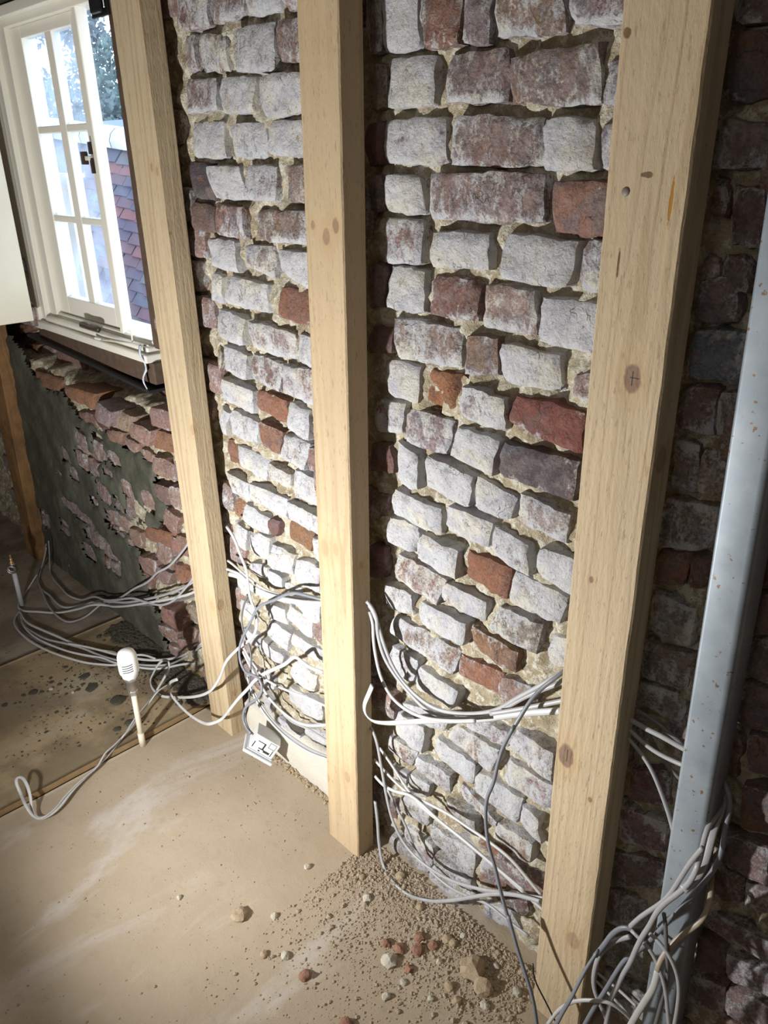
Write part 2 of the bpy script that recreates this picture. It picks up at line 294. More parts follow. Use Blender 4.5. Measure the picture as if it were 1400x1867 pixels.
CABLES = [
 ('grey',8,5,'thin grey cable climbing from the upper bundle to the edge of the leftmost full post',None,[(-1.7179,-0.012,0.5525),(-1.7334,-0.0131,0.5333),(-1.8503,-0.0143,0.4264),(-1.9257,-0.0154,0.3768),(-2.003,-0.0166,0.3126),(-2.1049,-0.0177,0.2473),(-2.2183,-0.0189,0.1673),(-2.2997,-0.02,0.1148),(-2.3977,-0.02,0.0634),(-2.421,-0.0709,0.026),(-2.4175,-0.1088,0.026),(-2.4248,-0.1295,0.026),(-2.4628,-0.1425,0.026),(-2.5371,-0.1436,0.026),(-2.622,-0.1323,0.026),(-2.6898,-0.1166,0.026),(-2.7455,-0.1032,0.026),(-2.8313,-0.0721,0.026),(-2.8759,-0.0247,0.0712),(-2.8643,-0.012,0.1185)]),
 ('grey',8,5,'grey cable in the upper window bundle dipping lowest before it meets the post',None,[(-1.7104,-0.012,0.4537),(-1.7243,-0.0146,0.4314),(-1.7787,-0.0171,0.3752),(-1.8455,-0.0197,0.3136),(-1.9244,-0.0223,0.2664),(-2.0222,-0.0249,0.2363),(-2.1027,-0.0274,0.2162),(-2.2368,-0.03,0.1542),(-2.3273,-0.03,0.1149),(-2.4248,-0.0277,0.0859),(-2.547,-0.0377,0.026),(-2.6014,-0.0543,0.026),(-2.6831,-0.0502,0.026),(-2.7809,-0.0406,0.026),(-2.8614,-0.0182,0.026),(-2.8408,-0.0142,0.0988),(-2.8245,-0.012,0.1617)]),
 ('grey',9,5,'grey cable on top of the upper window bundle rising straight to the post',None,[(-1.7092,-0.012,0.4348),(-1.7635,-0.0136,0.3951),(-1.8945,-0.0152,0.3138),(-2.0371,-0.0168,0.2358),(-2.1936,-0.0184,0.1578),(-2.3166,-0.02,0.1096),(-2.3406,-0.02,0.0999),(-2.4369,-0.0191,0.0495),(-2.5002,-0.0182,0.027),(-2.5119,-0.0754,0.026),(-2.5349,-0.1021,0.026),(-2.5823,-0.1092,0.026),(-2.6602,-0.1041,0.026),(-2.7163,-0.1088,0.026),(-2.7751,-0.0974,0.026),(-2.8607,-0.0643,0.026),(-2.9365,-0.0153,0.026),(-2.867,-0.01,0.1313)]),
 ('white',8,5,'pale cable at the underside of the upper window bundle looping round the white pipe',None,[(-1.7044,-0.012,0.4072),(-1.7303,-0.015,0.3878),(-1.8333,-0.018,0.3286),(-1.9366,-0.021,0.2751),(-2.064,-0.024,0.2104),(-2.1783,-0.027,0.1536),(-2.2818,-0.03,0.1086),(-2.3217,-0.03,0.0957),(-2.3865,-0.056,0.0806),(-2.4558,-0.082,0.0448),(-2.5162,-0.1345,0.026),(-2.5764,-0.184,0.026),(-2.6182,-0.2176,0.026),(-2.6483,-0.2222,0.026),(-2.6831,-0.2089,0.026),(-2.7566,-0.1486,0.026),(-2.7616,-0.1,0.0722)]),
 ('dark',8,5,'short darker cable lying behind the upper window bundle beside the post',None,[(-1.7074,-0.012,0.3928),(-1.7459,-0.0116,0.3664),(-1.8101,-0.0112,0.3303),(-1.9049,-0.0108,0.2789),(-2.0211,-0.0104,0.2193),(-2.1362,-0.01,0.1691)]),
 ('white',9,5,'uppermost white cable of the floor bundle curving past the thermostat head',None,[(-1.7052,-0.012,0.2334),(-1.7218,-0.012,0.2183),(-1.9538,0.0679,0.035),(-1.9593,0.0148,0.035),(-1.9929,-0.0359,0.035),(-2.0389,-0.0722,0.035),(-2.1144,-0.1116,0.035),(-2.1861,-0.1368,0.03),(-2.2792,-0.1792,0.03),(-2.3598,-0.2007,0.03),(-2.4427,-0.223,0.03),(-2.51,-0.2388,0.03),(-2.5622,-0.2385,0.03),(-2.6123,-0.2308,0.03)]),
 ('grey',8,5,'second cable down in the floor bundle, crossing behind the thermostat head',None,[(-1.7071,-0.012,0.2236),(-1.7234,-0.012,0.2104),(-1.941,0.0488,0.035),(-1.9393,-0.0081,0.035),(-1.9634,-0.0451,0.035),(-2.0133,-0.0894,0.035),(-2.1,-0.1329,0.035),(-2.1656,-0.1523,0.03),(-2.2341,-0.1712,0.03),(-2.299,-0.1987,0.03),(-2.373,-0.2347,0.03),(-2.4569,-0.2513,0.03),(-2.5065,-0.2573,0.03),(-2.5565,-0.2479,0.03)]),
 ('white',8,5,'outermost white cable of the floor bundle sweeping widest over the pale sheet',None,[(-1.8631,0.0697,0.03),(-1.9123,0.027,0.03),(-1.9351,-0.0149,0.03),(-1.9785,-0.0627,0.03),(-2.0624,-0.1246,0.03),(-2.0674,-0.1383,0.03),(-2.0986,-0.1649,0.03),(-2.143,-0.1966,0.03),(-2.1967,-0.2217,0.03),(-2.2936,-0.2567,0.03),(-2.4075,-0.2792,0.03),(-2.5008,-0.2806,0.03),(-2.5525,-0.2736,0.03),(-2.5921,-0.253,0.03),(-2.6179,-0.2286,0.03)]),
 ('white',8,5,'white cable in the middle of the floor bundle ending at the post foot',None,[(-1.8639,0.0726,0.034),(-1.9116,0.016,0.034),(-1.9386,-0.0413,0.034),(-1.9694,-0.0742,0.034),(-2.0259,-0.1076,0.034),(-2.0785,-0.1369,0.034),(-2.1326,-0.1484,0.03),(-2.1741,-0.1737,0.03),(-2.2428,-0.2095,0.03),(-2.3143,-0.2342,0.03),(-2.3984,-0.2551,0.03),(-2.4722,-0.2594,0.03),(-2.5318,-0.2531,0.03),(-2.585,-0.2384,0.03)]),
 ('dark',8,5,'shaded dark cable lying under the floor bundle near the white pipe',None,[(-2.5118,-0.2758,0.026),(-2.4532,-0.2676,0.026),(-2.3916,-0.2586,0.026),(-2.3182,-0.2333,0.026),(-2.2515,-0.2036,0.026),(-2.1903,-0.1753,0.026),(-2.1234,-0.1536,0.026),(-2.078,-0.1336,0.026)]),
 ('white',8,5,'short white cable with a cut end above the floor bundle beside the wet mortar',None,[(-1.9921,-0.0355,0.04),(-2.0373,-0.0506,0.04),(-2.0609,-0.074,0.04),(-2.0987,-0.1116,0.04),(-2.1261,-0.1081,0.034),(-2.168,-0.1334,0.034),(-2.2252,-0.1605,0.034),(-2.2888,-0.1968,0.034)]),
 ('white',9,5,'white cable looping by the valve and doubling back over the floor to the left edge',None,[(-1.4858,-0.03,0.6839),(-1.4566,-0.0314,0.6657),(-1.4293,-0.0327,0.6216),(-1.4093,-0.0341,0.5941),(-1.407,-0.0355,0.5529),(-1.4005,-0.0368,0.5195),(-1.3856,-0.0382,0.4963),(-1.3765,-0.0395,0.4671),(-1.3768,-0.0409,0.4504),(-1.3904,-0.0423,0.4205),(-1.4153,-0.0436,0.3917),(-1.4613,-0.045,0.3491),(-1.4754,-0.075,0.3197),(-1.5296,-0.075,0.2311),(-1.5397,-0.09,0.2027),(-1.5837,-0.0907,0.1596),(-1.6571,-0.0914,0.1072),(-1.7812,-0.0921,0.0366),(-1.8252,-0.1099,0.026),(-1.8573,-0.114,0.026),(-1.8937,-0.1078,0.026),(-1.9218,-0.0951,0.026),(-1.8955,-0.0957,0.0621),(-1.8488,-0.0964,0.1202),(-1.8031,-0.0971,0.1617),(-1.7679,-0.0979,0.1755),(-1.7734,-0.0986,0.1483),(-1.8113,-0.0993,0.0963),(-1.8628,-0.1054,0.026),(-1.8025,-0.1599,0.05),(-1.7788,-0.1992,0.05),(-1.7591,-0.2303,0.05),(-1.7374,-0.2744,0.035),(-1.7135,-0.3233,0.035),(-1.7036,-0.352,0.035),(-1.6903,-0.3769,0.02),(-1.668,-0.4412,0.02),(-1.6461,-0.4886,0.02),(-1.6217,-0.5265,0.02),(-1.6153,-0.5603,0.02),(-1.6365,-0.5722,0.016),(-1.6582,-0.5784,0.04),(-1.7169,-0.571,0.04),(-1.7321,-0.5711,0.065),(-1.7462,-0.5635,0.065),(-1.7401,-0.5547,0.065),(-1.7068,-0.5543,0.065),(-1.6809,-0.5588,0.045),(-1.6591,-0.5681,0.02),(-1.6246,-0.5683,0.016),(-1.6156,-0.5433,0.016),(-1.6252,-0.5122,0.016),(-1.6554,-0.4666,0.016),(-1.6863,-0.3994,0.016),(-1.7068,-0.3494,0.016),(-1.7364,-0.286,0.026),(-1.7194,-0.2894,0.045),(-1.7425,-0.245,0.045),(-1.7749,-0.2072,0.045),(-1.7967,-0.1665,0.045),(-1.7984,-0.1349,0.07),(-1.8065,-0.0934,0.07)]),
 ('white',10,4,'flat white cable with a pale twisted tip hanging in front of the leftmost full post',None,[(-1.1471,-0.02,0.4199),(-1.1568,-0.0258,0.4229),(-1.1883,-0.0317,0.4212),(-1.2107,-0.0375,0.4317),(-1.2202,-0.0433,0.4399),(-1.2567,-0.0492,0.4035),(-1.3047,-0.055,0.3645),(-1.3501,-0.0608,0.3261),(-1.3759,-0.0667,0.2974),(-1.3915,-0.0725,0.2738),(-1.4392,-0.0783,0.215),(-1.4843,-0.0842,0.1538),(-1.5313,-0.09,0.0948),(-1.5423,-0.11,0.0897),(-1.5911,-0.1088,0.0633),(-1.6389,-0.1075,0.0498),(-1.6867,-0.1062,0.0434),(-1.7338,-0.105,0.0457),(-1.7796,-0.1038,0.0586),(-1.79,-0.1025,0.0733),(-1.7739,-0.1012,0.0993),(-1.7256,-0.1,0.1363)]),
 ('white',8,5,'thin white cable on top of the strand bundle between the first two posts',None,[(-1.5376,-0.012,0.5386),(-1.5195,-0.013,0.5419),(-1.47,-0.014,0.5489),(-1.4296,-0.015,0.5385),(-1.369,-0.016,0.5412),(-1.3099,-0.017,0.5534),(-1.2623,-0.018,0.5655),(-1.2161,-0.019,0.5816),(-1.1381,-0.02,0.6131)]),
 ('white',13,5,'broad flat white cable at the bottom of the strand bundle between the first two posts',None,[(-1.5323,-0.01,0.5243),(-1.5014,-0.0119,0.5338),(-1.4669,-0.0138,0.5381),(-1.44,-0.0156,0.5294),(-1.3826,-0.0175,0.5322),(-1.3166,-0.0194,0.5484),(-1.258,-0.0212,0.5671),(-1.2021,-0.0231,0.5863),(-1.1321,-0.025,0.6143)]),
 ('white',7,5,'thin cable at the back of the strand bundle between the first two posts',None,[(-1.5275,-0.012,0.5666),(-1.5122,-0.0117,0.5655),(-1.4749,-0.0114,0.5578),(-1.4237,-0.0111,0.5477),(-1.3659,-0.0109,0.5457),(-1.3089,-0.0106,0.556),(-1.2494,-0.0103,0.573),(-1.1502,-0.01,0.61)]),
 ('blue',8,6,'grey flex wound down from the strand bundle to the loose white socket',None,[(-1.1251,-0.03,0.6308),(-1.1375,-0.033,0.6292),(-1.1748,-0.0359,0.6227),(-1.2137,-0.0389,0.6137),(-1.246,-0.0418,0.5968),(-1.2803,-0.0448,0.5709),(-1.3259,-0.0477,0.5404),(-1.359,-0.0507,0.5102),(-1.3734,-0.0536,0.4817),(-1.4005,-0.0566,0.4364),(-1.4221,-0.0595,0.3996),(-1.4348,-0.0625,0.3628),(-1.4299,-0.0655,0.3269),(-1.4073,-0.0684,0.3109),(-1.3654,-0.0714,0.3254),(-1.3335,-0.0743,0.3296),(-1.3217,-0.0773,0.3144),(-1.34,-0.0802,0.2753),(-1.3764,-0.0832,0.238),(-1.4017,-0.0861,0.2064),(-1.4084,-0.0891,0.1755),(-1.3941,-0.092,0.1549),(-1.3677,-0.095,0.1534)]),
 ('dark',6,5,'thin dark flex hanging beside the grey flex above the loose white socket',None,[(-1.4382,-0.02,0.5065),(-1.4563,-0.0258,0.4598),(-1.4593,-0.0317,0.4258),(-1.4461,-0.0375,0.399),(-1.4196,-0.0433,0.3823),(-1.4032,-0.0492,0.3502),(-1.4067,-0.055,0.2968),(-1.4099,-0.0608,0.2537),(-1.404,-0.0667,0.2224),(-1.4096,-0.0725,0.1921),(-1.4159,-0.0783,0.1648),(-1.3962,-0.0842,0.145),(-1.3665,-0.09,0.1492)]),
 ('white',7,5,'white cable bending off highest toward the second post above the socket','cables running behind the second post at low height',[(-1.4682,-0.03,0.3413),(-1.4524,-0.0286,0.3188),(-1.4209,-0.0271,0.297),(-1.3942,-0.0257,0.2805),(-1.3558,-0.0243,0.2798),(-1.298,-0.0229,0.2896),(-1.2096,-0.0214,0.3134),(-1.1449,-0.02,0.3247)]),
 ('white',8,5,'grey white cable sagging second toward the second post above the socket','cables running behind the second post at low height',[(-1.4834,-0.025,0.324),(-1.4647,-0.0256,0.3),(-1.4312,-0.0263,0.2687),(-1.3976,-0.0269,0.2418),(-1.3633,-0.0275,0.2233),(-1.3137,-0.0281,0.2142),(-1.2597,-0.0287,0.2164),(-1.2061,-0.0294,0.2369),(-1.136,-0.03,0.2807)]),
 ('grey',11,5,'thick grey cable sagging lowest across the plinth right of the socket','cables running behind the second post at low height',[(-1.4677,-0.025,0.2488),(-1.4505,-0.0257,0.2122),(-1.4237,-0.0264,0.1867),(-1.3914,-0.0271,0.1647),(-1.341,-0.0279,0.1502),(-1.2709,-0.0286,0.151),(-1.2033,-0.0293,0.1598),(-1.1338,-0.03,0.1808)]),
 ('white',7,5,'thin white cable just under the thick grey one across the plinth','cables running behind the second post at low height',[(-1.4637,-0.03,0.2459),(-1.4488,-0.0307,0.212),(-1.4226,-0.0314,0.1824),(-1.3876,-0.0321,0.162),(-1.3446,-0.0329,0.149),(-1.2796,-0.0336,0.1448),(-1.2068,-0.0343,0.1551),(-1.1278,-0.035,0.1824)]),
 ('grey',6,5,'thin grey cable nearest the bricks between socket and second post','cables running behind the second post at low height',[(-1.4896,-0.012,0.2995),(-1.4577,-0.0117,0.2624),(-1.4306,-0.0114,0.2307),(-1.3975,-0.0111,0.2063),(-1.3586,-0.0109,0.1928),(-1.3105,-0.0106,0.1792),(-1.2328,-0.0103,0.1972),(-1.1556,-0.01,0.2056)]),
 ('grey',9,5,'grey cable hugging the second post then rising to the third post in the upper swag',None,[(-0.9686,-0.045,0.6998),(-0.9602,-0.0429,0.6939),(-0.947,-0.0408,0.6763),(-0.9445,-0.0388,0.6309),(-0.9282,-0.0367,0.5804),(-0.8965,-0.0346,0.5482),(-0.8568,-0.0325,0.5246),(-0.814,-0.0305,0.5091),(-0.7692,-0.0284,0.5183),(-0.7127,-0.0263,0.5467),(-0.6605,-0.0242,0.5857),(-0.6251,-0.0222,0.6264),(-0.5974,-0.0201,0.6584),(-0.5228,-0.018,0.7315)]),
 ('grey',9,5,'innermost grey cable of the upper swag between second and third posts',None,[(-0.9699,-0.04,0.6901),(-0.9611,-0.0383,0.6828),(-0.9484,-0.0366,0.6563),(-0.9337,-0.0349,0.6164),(-0.9188,-0.0332,0.5833),(-0.8911,-0.0315,0.5494),(-0.843,-0.0298,0.5271),(-0.8005,-0.0282,0.5228),(-0.7563,-0.0265,0.5354),(-0.7005,-0.0248,0.5644),(-0.6555,-0.0231,0.598),(-0.6114,-0.0214,0.6498),(-0.5759,-0.0197,0.6903),(-0.5249,-0.018,0.7509)]),
 ('white',8,5,'leftmost hanging white cable that joins the flat one in the upper swag',None,[(-0.966,-0.04,0.6745),(-0.9546,-0.0422,0.6561),(-0.9518,-0.0444,0.6231),(-0.9438,-0.0467,0.5848),(-0.925,-0.0489,0.537),(-0.893,-0.0511,0.5092),(-0.8489,-0.0533,0.5039),(-0.7948,-0.0556,0.5167),(-0.7294,-0.0578,0.5496),(-0.6725,-0.06,0.5856)]),
 ('white',13,4,'flat white cable with a curled end in front of the second post',None,[(-0.9195,-0.08,0.5391),(-0.9373,-0.0748,0.5034),(-0.9561,-0.0697,0.4632),(-0.9593,-0.0645,0.435),(-0.9469,-0.0593,0.4227),(-0.9125,-0.0542,0.4338),(-0.8531,-0.049,0.4684),(-0.7859,-0.0438,0.5089),(-0.7274,-0.0387,0.5412),(-0.6796,-0.0335,0.5688),(-0.638,-0.0283,0.5973),(-0.5926,-0.0232,0.6273),(-0.5276,-0.018,0.6672)]),
 ('grey',9,5,'short grey cable ducking behind the third post at the right of the swag',None,[(-0.5145,-0.035,0.7056),(-0.5693,-0.0383,0.6634),(-0.6169,-0.0417,0.6284),(-0.6519,-0.045,0.6045)]),
 ('blue',8,7,'dark grey cable hanging from the swag down to the floor before the third post',None,[(-0.5252,-0.018,0.7536),(-0.5325,-0.0304,0.7423),(-0.5553,-0.0428,0.7096),(-0.5651,-0.0552,0.687),(-0.5744,-0.0676,0.6551),(-0.5839,-0.08,0.6208),(-0.5653,-0.095,0.659),(-0.5828,-0.0973,0.6053),(-0.5901,-0.0995,0.5623),(-0.5948,-0.1018,0.5198),(-0.6034,-0.1041,0.4879),(-0.6043,-0.1064,0.4576),(-0.5992,-0.1086,0.4229),(-0.5886,-0.1109,0.3815),(-0.5722,-0.1132,0.3512),(-0.5549,-0.1155,0.3074),(-0.538,-0.1177,0.2702),(-0.5213,-0.12,0.2362),(-0.5315,-0.12,0.2679),(-0.5016,-0.125,0.2082),(-0.4753,-0.13,0.1661),(-0.4553,-0.135,0.1336),(-0.4371,-0.14,0.077)]),
 ('grey',8,5,'grey cable dropping steepest from the second post into the low fan of cables','cables fanning low between the second and third posts',[(-0.984,-0.03,0.3667),(-0.9755,-0.0317,0.3662),(-0.9608,-0.0333,0.3457),(-0.9427,-0.035,0.2747),(-0.9243,-0.0367,0.1981),(-0.9052,-0.0383,0.1499),(-0.8727,-0.04,0.1161),(-0.8363,-0.0417,0.1035),(-0.7885,-0.0433,0.1056),(-0.7311,-0.045,0.1217),(-0.6629,-0.0467,0.1582),(-0.6002,-0.0483,0.2018),(-0.5038,-0.05,0.2726)]),
 ('white',7,5,'white cable starting highest on the wall in the low fan of cables','cables fanning low between the second and third posts',[(-0.9642,-0.02,0.3134),(-0.9202,-0.0222,0.2892),(-0.875,-0.0244,0.2592),(-0.8309,-0.0267,0.2418),(-0.7726,-0.0289,0.2407),(-0.7095,-0.0311,0.2435),(-0.6601,-0.0333,0.2418),(-0.6125,-0.0356,0.2384),(-0.5701,-0.0378,0.2344),(-0.5067,-0.04,0.2282)]),
 ('white',7,5,'white cable running straightest across the low fan to the third post','cables fanning low between the second and third posts',[(-0.9779,-0.025,0.2754),(-0.9348,-0.0255,0.2615),(-0.8992,-0.026,0.2535),(-0.8688,-0.0265,0.2509),(-0.8106,-0.027,0.2647),(-0.7516,-0.0275,0.2769),(-0.7026,-0.028,0.2801),(-0.6486,-0.0285,0.2834),(-0.5967,-0.029,0.2803),(-0.559,-0.0295,0.2653),(-0.5186,-0.03,0.2463)]),
 ('white',8,5,'white cable with a cut end low on the second post side of the fan','cables fanning low between the second and third posts',[(-0.9704,-0.03,0.2342),(-0.943,-0.0311,0.2268),(-0.9018,-0.0322,0.2377),(-0.858,-0.0333,0.2585),(-0.8239,-0.0344,0.2597),(-0.7747,-0.0356,0.252),(-0.7125,-0.0367,0.2506),(-0.639,-0.0378,0.2452),(-0.5932,-0.0389,0.2422),(-0.5525,-0.04,0.2403)]),
 ('grey',7,5,'thin grey cable crossing the low fan down to the base course','cables fanning low between the second and third posts',[(-0.9411,-0.02,0.2079),(-0.9134,-0.021,0.1778),(-0.8815,-0.022,0.1427),(-0.8541,-0.023,0.1002),(-0.827,-0.024,0.0793),(-0.7963,-0.025,0.07),(-0.7461,-0.026,0.0704),(-0.691,-0.027,0.0898),(-0.639,-0.028,0.113),(-0.5988,-0.029,0.1136),(-0.5398,-0.03,0.1171)]),
 ('grey',9,6,'loose grey cable drooping lowest to the rubble between second and third posts',None,[(-0.9609,-0.04,0.172),(-0.9523,-0.0418,0.117),(-0.9469,-0.0436,0.0561),(-0.925,-0.052,0.008),(-0.8765,-0.0681,0.008),(-0.8288,-0.0669,0.008),(-0.7882,-0.0509,0.013),(-0.7227,-0.0527,0.0732),(-0.6558,-0.0545,0.1462),(-0.6009,-0.0564,0.2043),(-0.5554,-0.0582,0.2422),(-0.4943,-0.06,0.278)]),
 ('grey',9,5,'upper shaded cable between the third post and the metal post',None,[(-0.4121,-0.035,0.7333),(-0.4008,-0.036,0.7344),(-0.3769,-0.037,0.7328),(-0.3525,-0.038,0.7351),(-0.3217,-0.039,0.7338),(-0.3083,-0.04,0.7349)]),
 ('grey',8,5,'middle shaded cable between the third post and the metal post',None,[(-0.4143,-0.03,0.7145),(-0.4038,-0.032,0.7136),(-0.3798,-0.034,0.7044),(-0.3518,-0.036,0.7005),(-0.3208,-0.038,0.7044),(-0.3072,-0.04,0.7076)]),
 ('dark',7,4,'dark topmost cable between the third post and the metal post',None,[(-0.4223,-0.02,0.7457),(-0.4087,-0.021,0.7437),(-0.3794,-0.022,0.7428),(-0.3555,-0.023,0.7373),(-0.339,-0.024,0.7327),(-0.321,-0.025,0.7274)]),
 ('grey',7,5,'cable bending steeply down behind the metal post from the third post',None,[(-0.4122,-0.03,0.6988),(-0.403,-0.0329,0.6977),(-0.3799,-0.0357,0.6865),(-0.3583,-0.0386,0.6707),(-0.3414,-0.0414,0.6499),(-0.3287,-0.0443,0.6329),(-0.3157,-0.0463,0.6112),(-0.304,-0.048,0.5862)]),
 ('dark',7,5,'thin dark cable crossing behind the others beside the metal post',None,[(-0.3906,-0.015,0.7197),(-0.3813,-0.016,0.7091),(-0.3639,-0.017,0.6911),(-0.347,-0.018,0.6752),(-0.3295,-0.019,0.6662),(-0.3162,-0.02,0.661)]),
 ('blue',8,6,'long grey cable from behind the metal post sweeping down to the lower edge',None,[(-0.2712,-0.012,0.7027),(-0.2607,-0.019,0.6964),(-0.2477,-0.026,0.6859),(-0.2412,-0.033,0.6608),(-0.2407,-0.04,0.6311),(-0.2336,-0.054,0.6204),(-0.2347,-0.0591,0.59),(-0.2415,-0.0643,0.5571),(-0.2518,-0.0694,0.5244),(-0.2605,-0.0746,0.4977),(-0.2763,-0.0797,0.4516),(-0.288,-0.0849,0.4158),(-0.298,-0.09,0.3867),(-0.3121,-0.0951,0.3588),(-0.3209,-0.1003,0.3406),(-0.3295,-0.1054,0.3049),(-0.3391,-0.1106,0.2583),(-0.3481,-0.1157,0.2175),(-0.3583,-0.1209,0.1646),(-0.3635,-0.126,0.1339)]),
 ('grey',8,6,'grey cable crossing the metal post highest in the tangle',None,[(-0.2461,-0.096,0.6418),(-0.2497,-0.0952,0.6307),(-0.2584,-0.0945,0.6015),(-0.2674,-0.0938,0.562),(-0.2769,-0.093,0.5208),(-0.2861,-0.0923,0.4948),(-0.3014,-0.0915,0.4627),(-0.3146,-0.0907,0.4341),(-0.3263,-0.09,0.4028)]),
 ('grey',9,6,'flat bent grey cable falling in front of the tangle',None,[(-0.2587,-0.01,0.6512),(-0.2548,-0.0325,0.6468),(-0.258,-0.051,0.6451),(-0.2562,-0.0645,0.6306),(-0.2519,-0.078,0.613),(-0.2473,-0.096,0.6099),(-0.2522,-0.0977,0.5733),(-0.2642,-0.0994,0.5398),(-0.2776,-0.1011,0.5114),(-0.2878,-0.1029,0.4789),(-0.2924,-0.1046,0.4496),(-0.2992,-0.1063,0.4221),(-0.3041,-0.108,0.3912),(-0.3086,-0.1097,0.3553),(-0.3157,-0.1114,0.323),(-0.3208,-0.1131,0.2871),(-0.3256,-0.1149,0.2608),(-0.3261,-0.1166,0.2285),(-0.3257,-0.1183,0.1884),(-0.3238,-0.12,0.1656)]),
 ('blue',9,6,'dark blue grey cable arching off the tangle across the foot of the third post',None,[(-0.3203,-0.09,0.3979),(-0.3252,-0.0912,0.4002),(-0.3361,-0.0924,0.3941),(-0.35,-0.0936,0.3677),(-0.3611,-0.0948,0.3292),(-0.3729,-0.096,0.2911),(-0.3495,-0.14,0.3696),(-0.3585,-0.146,0.3341),(-0.3656,-0.152,0.2972),(-0.3721,-0.158,0.2576),(-0.3808,-0.164,0.2169),(-0.392,-0.17,0.1564)]),
 ('grey',9,6,'second arching cable just under the blue grey one',None,[(-0.3257,-0.084,0.374),(-0.3316,-0.0847,0.3673),(-0.3452,-0.0853,0.3492),(-0.361,-0.086,0.3158),(-0.3696,-0.0867,0.2877),(-0.3732,-0.0873,0.2485),(-0.3714,-0.088,0.2168),(-0.3615,-0.0887,0.1905),(-0.3473,-0.0893,0.1744),(-0.332,-0.09,0.1487)]),
 ('grey',7,5,'thin cable falling from the arch down the face of the metal post',None,[(-0.3226,-0.093,0.4009),(-0.3072,-0.0951,0.3991),(-0.2886,-0.0973,0.3961),(-0.2758,-0.0994,0.3854),(-0.2619,-0.1016,0.3667),(-0.2503,-0.1037,0.3409),(-0.2405,-0.1059,0.3055),(-0.2329,-0.108,0.2795)]),
 ('grey',7,5,'thin cable running down the right of the metal post face',None,[(-0.2945,-0.093,0.4208),(-0.2764,-0.0955,0.4202),(-0.2592,-0.098,0.4123),(-0.2441,-0.1005,0.3958),(-0.2339,-0.103,0.3696),(-0.2289,-0.1055,0.3303),(-0.2266,-0.108,0.2869)]),
 ('dark',7,5,'dark vertical cable on the middle of the metal post face',None,[(-0.2807,-0.0912,0.4769),(-0.2755,-0.0926,0.4632),(-0.2717,-0.0939,0.4481),(-0.266,-0.0952,0.421),(-0.2596,-0.0966,0.3943),(-0.2537,-0.0979,0.3549),(-0.2543,-0.0993,0.3196),(-0.2548,-0.1007,0.2709),(-0.2556,-0.102,0.2461)]),
 ('pale',11,5,'pale flat cable leaning left across the bottom of the metal post',None,[(-0.27,-0.099,0.3674),(-0.2687,-0.1032,0.3565),(-0.2679,-0.1074,0.3378),(-0.2743,-0.1116,0.3036),(-0.2831,-0.1158,0.2582),(-0.2885,-0.12,0.2233)]),
 ('brown',9,5,'brownish shaded cable curling round the right edge of the metal post',None,[(-0.2564,0,0.5255),(-0.2498,-0.015,0.5177),(-0.2432,-0.03,0.5147),(-0.236,-0.045,0.5084),(-0.2348,-0.054,0.4896),(-0.2389,-0.063,0.4656),(-0.2504,-0.072,0.4466),(-0.2591,-0.081,0.4287),(-0.2636,-0.09,0.4138),(-0.269,-0.099,0.3942),(-0.2682,-0.108,0.3761)]),
 ('grey',14,4,'wide flat grey cable with a bent top right of the metal post',None,[(-0.2622,0,0.6573),(-0.2571,-0.0175,0.6498),(-0.2542,-0.035,0.6439),(-0.2521,-0.0495,0.6301),(-0.2495,-0.06,0.6138),(-0.2473,-0.0705,0.5946),(-0.2477,-0.081,0.5786),(-0.2538,-0.0915,0.5604),(-0.2579,-0.102,0.5549)]),
 ('white',7,5,'white cable poking out low between the third post and the tangle',None,[(-0.413,-0.15,0.1275),(-0.3971,-0.1429,0.1803),(-0.3748,-0.1357,0.2178),(-0.3451,-0.1286,0.2438),(-0.3221,-0.1214,0.2555),(-0.3074,-0.1143,0.2466),(-0.2923,-0.1071,0.2334),(-0.2827,-0.1,0.211)]),
 ('white',6,5,'thin pale cable low on the wall behind the tangle, upper of two','tangled cables round the foot of the metal post',[(-0.3943,-0.03,0.1623),(-0.3706,-0.032,0.1642),(-0.3437,-0.034,0.1674),(-0.3226,-0.036,0.1651),(-0.3082,-0.038,0.1668),(-0.293,-0.04,0.1614)]),
 ('white',6,5,'thin pale cable low on the wall behind the tangle, lower of two','tangled cables round the foot of the metal post',[(-0.3916,-0.035,0.1479),(-0.3713,-0.0375,0.1469),(-0.3452,-0.04,0.1445),(-0.3254,-0.0425,0.1413),(-0.3094,-0.045,0.1344)]),
 ('black',3,3,'thin black wire slanting across the foot of the third post',None,[(-0.4599,-0.14,0.229),(-0.4521,-0.1425,0.1983),(-0.4278,-0.145,0.1747),(-0.4015,-0.1475,0.1487),(-0.3889,-0.15,0.1394)]),
]

# ---------------------------------------------------------------- helpers
def link(name, me, mat=None, parent=None):
    o = bpy.data.objects.new(name, me); COL.objects.link(o)
    if mat is not None and not me.materials: me.materials.append(mat)
    if parent is not None: o.parent = parent
    return o
def mesh(name, v, f, smooth=False):
    me = bpy.data.meshes.new(name); me.from_pydata([tuple(a) for a in v], [], f)
    if smooth: me.polygons.foreach_set('use_smooth', [True] * len(me.polygons))
    me.update(); return me
def from_bm(name, bm, mat, parent=None, smooth=False):
    me = bpy.data.meshes.new(name); bm.to_mesh(me); bm.free()
    if smooth: me.polygons.foreach_set('use_smooth', [True] * len(me.polygons))
    return link(name, me, mat, parent)
def thing(name, label, cat, loc=(0, 0, 0), group=None):
    o = bpy.data.objects.new(name, None); COL.objects.link(o); o.location = loc
    return tag(o, label, cat, group)
def tag(o, label, cat, group=None):
    o['label'] = label; o['category'] = cat
    if group: o['group'] = group
    return o
def struct(o): o['kind'] = 'structure'; return o
def stuff(o): o['kind'] = 'stuff'; return o
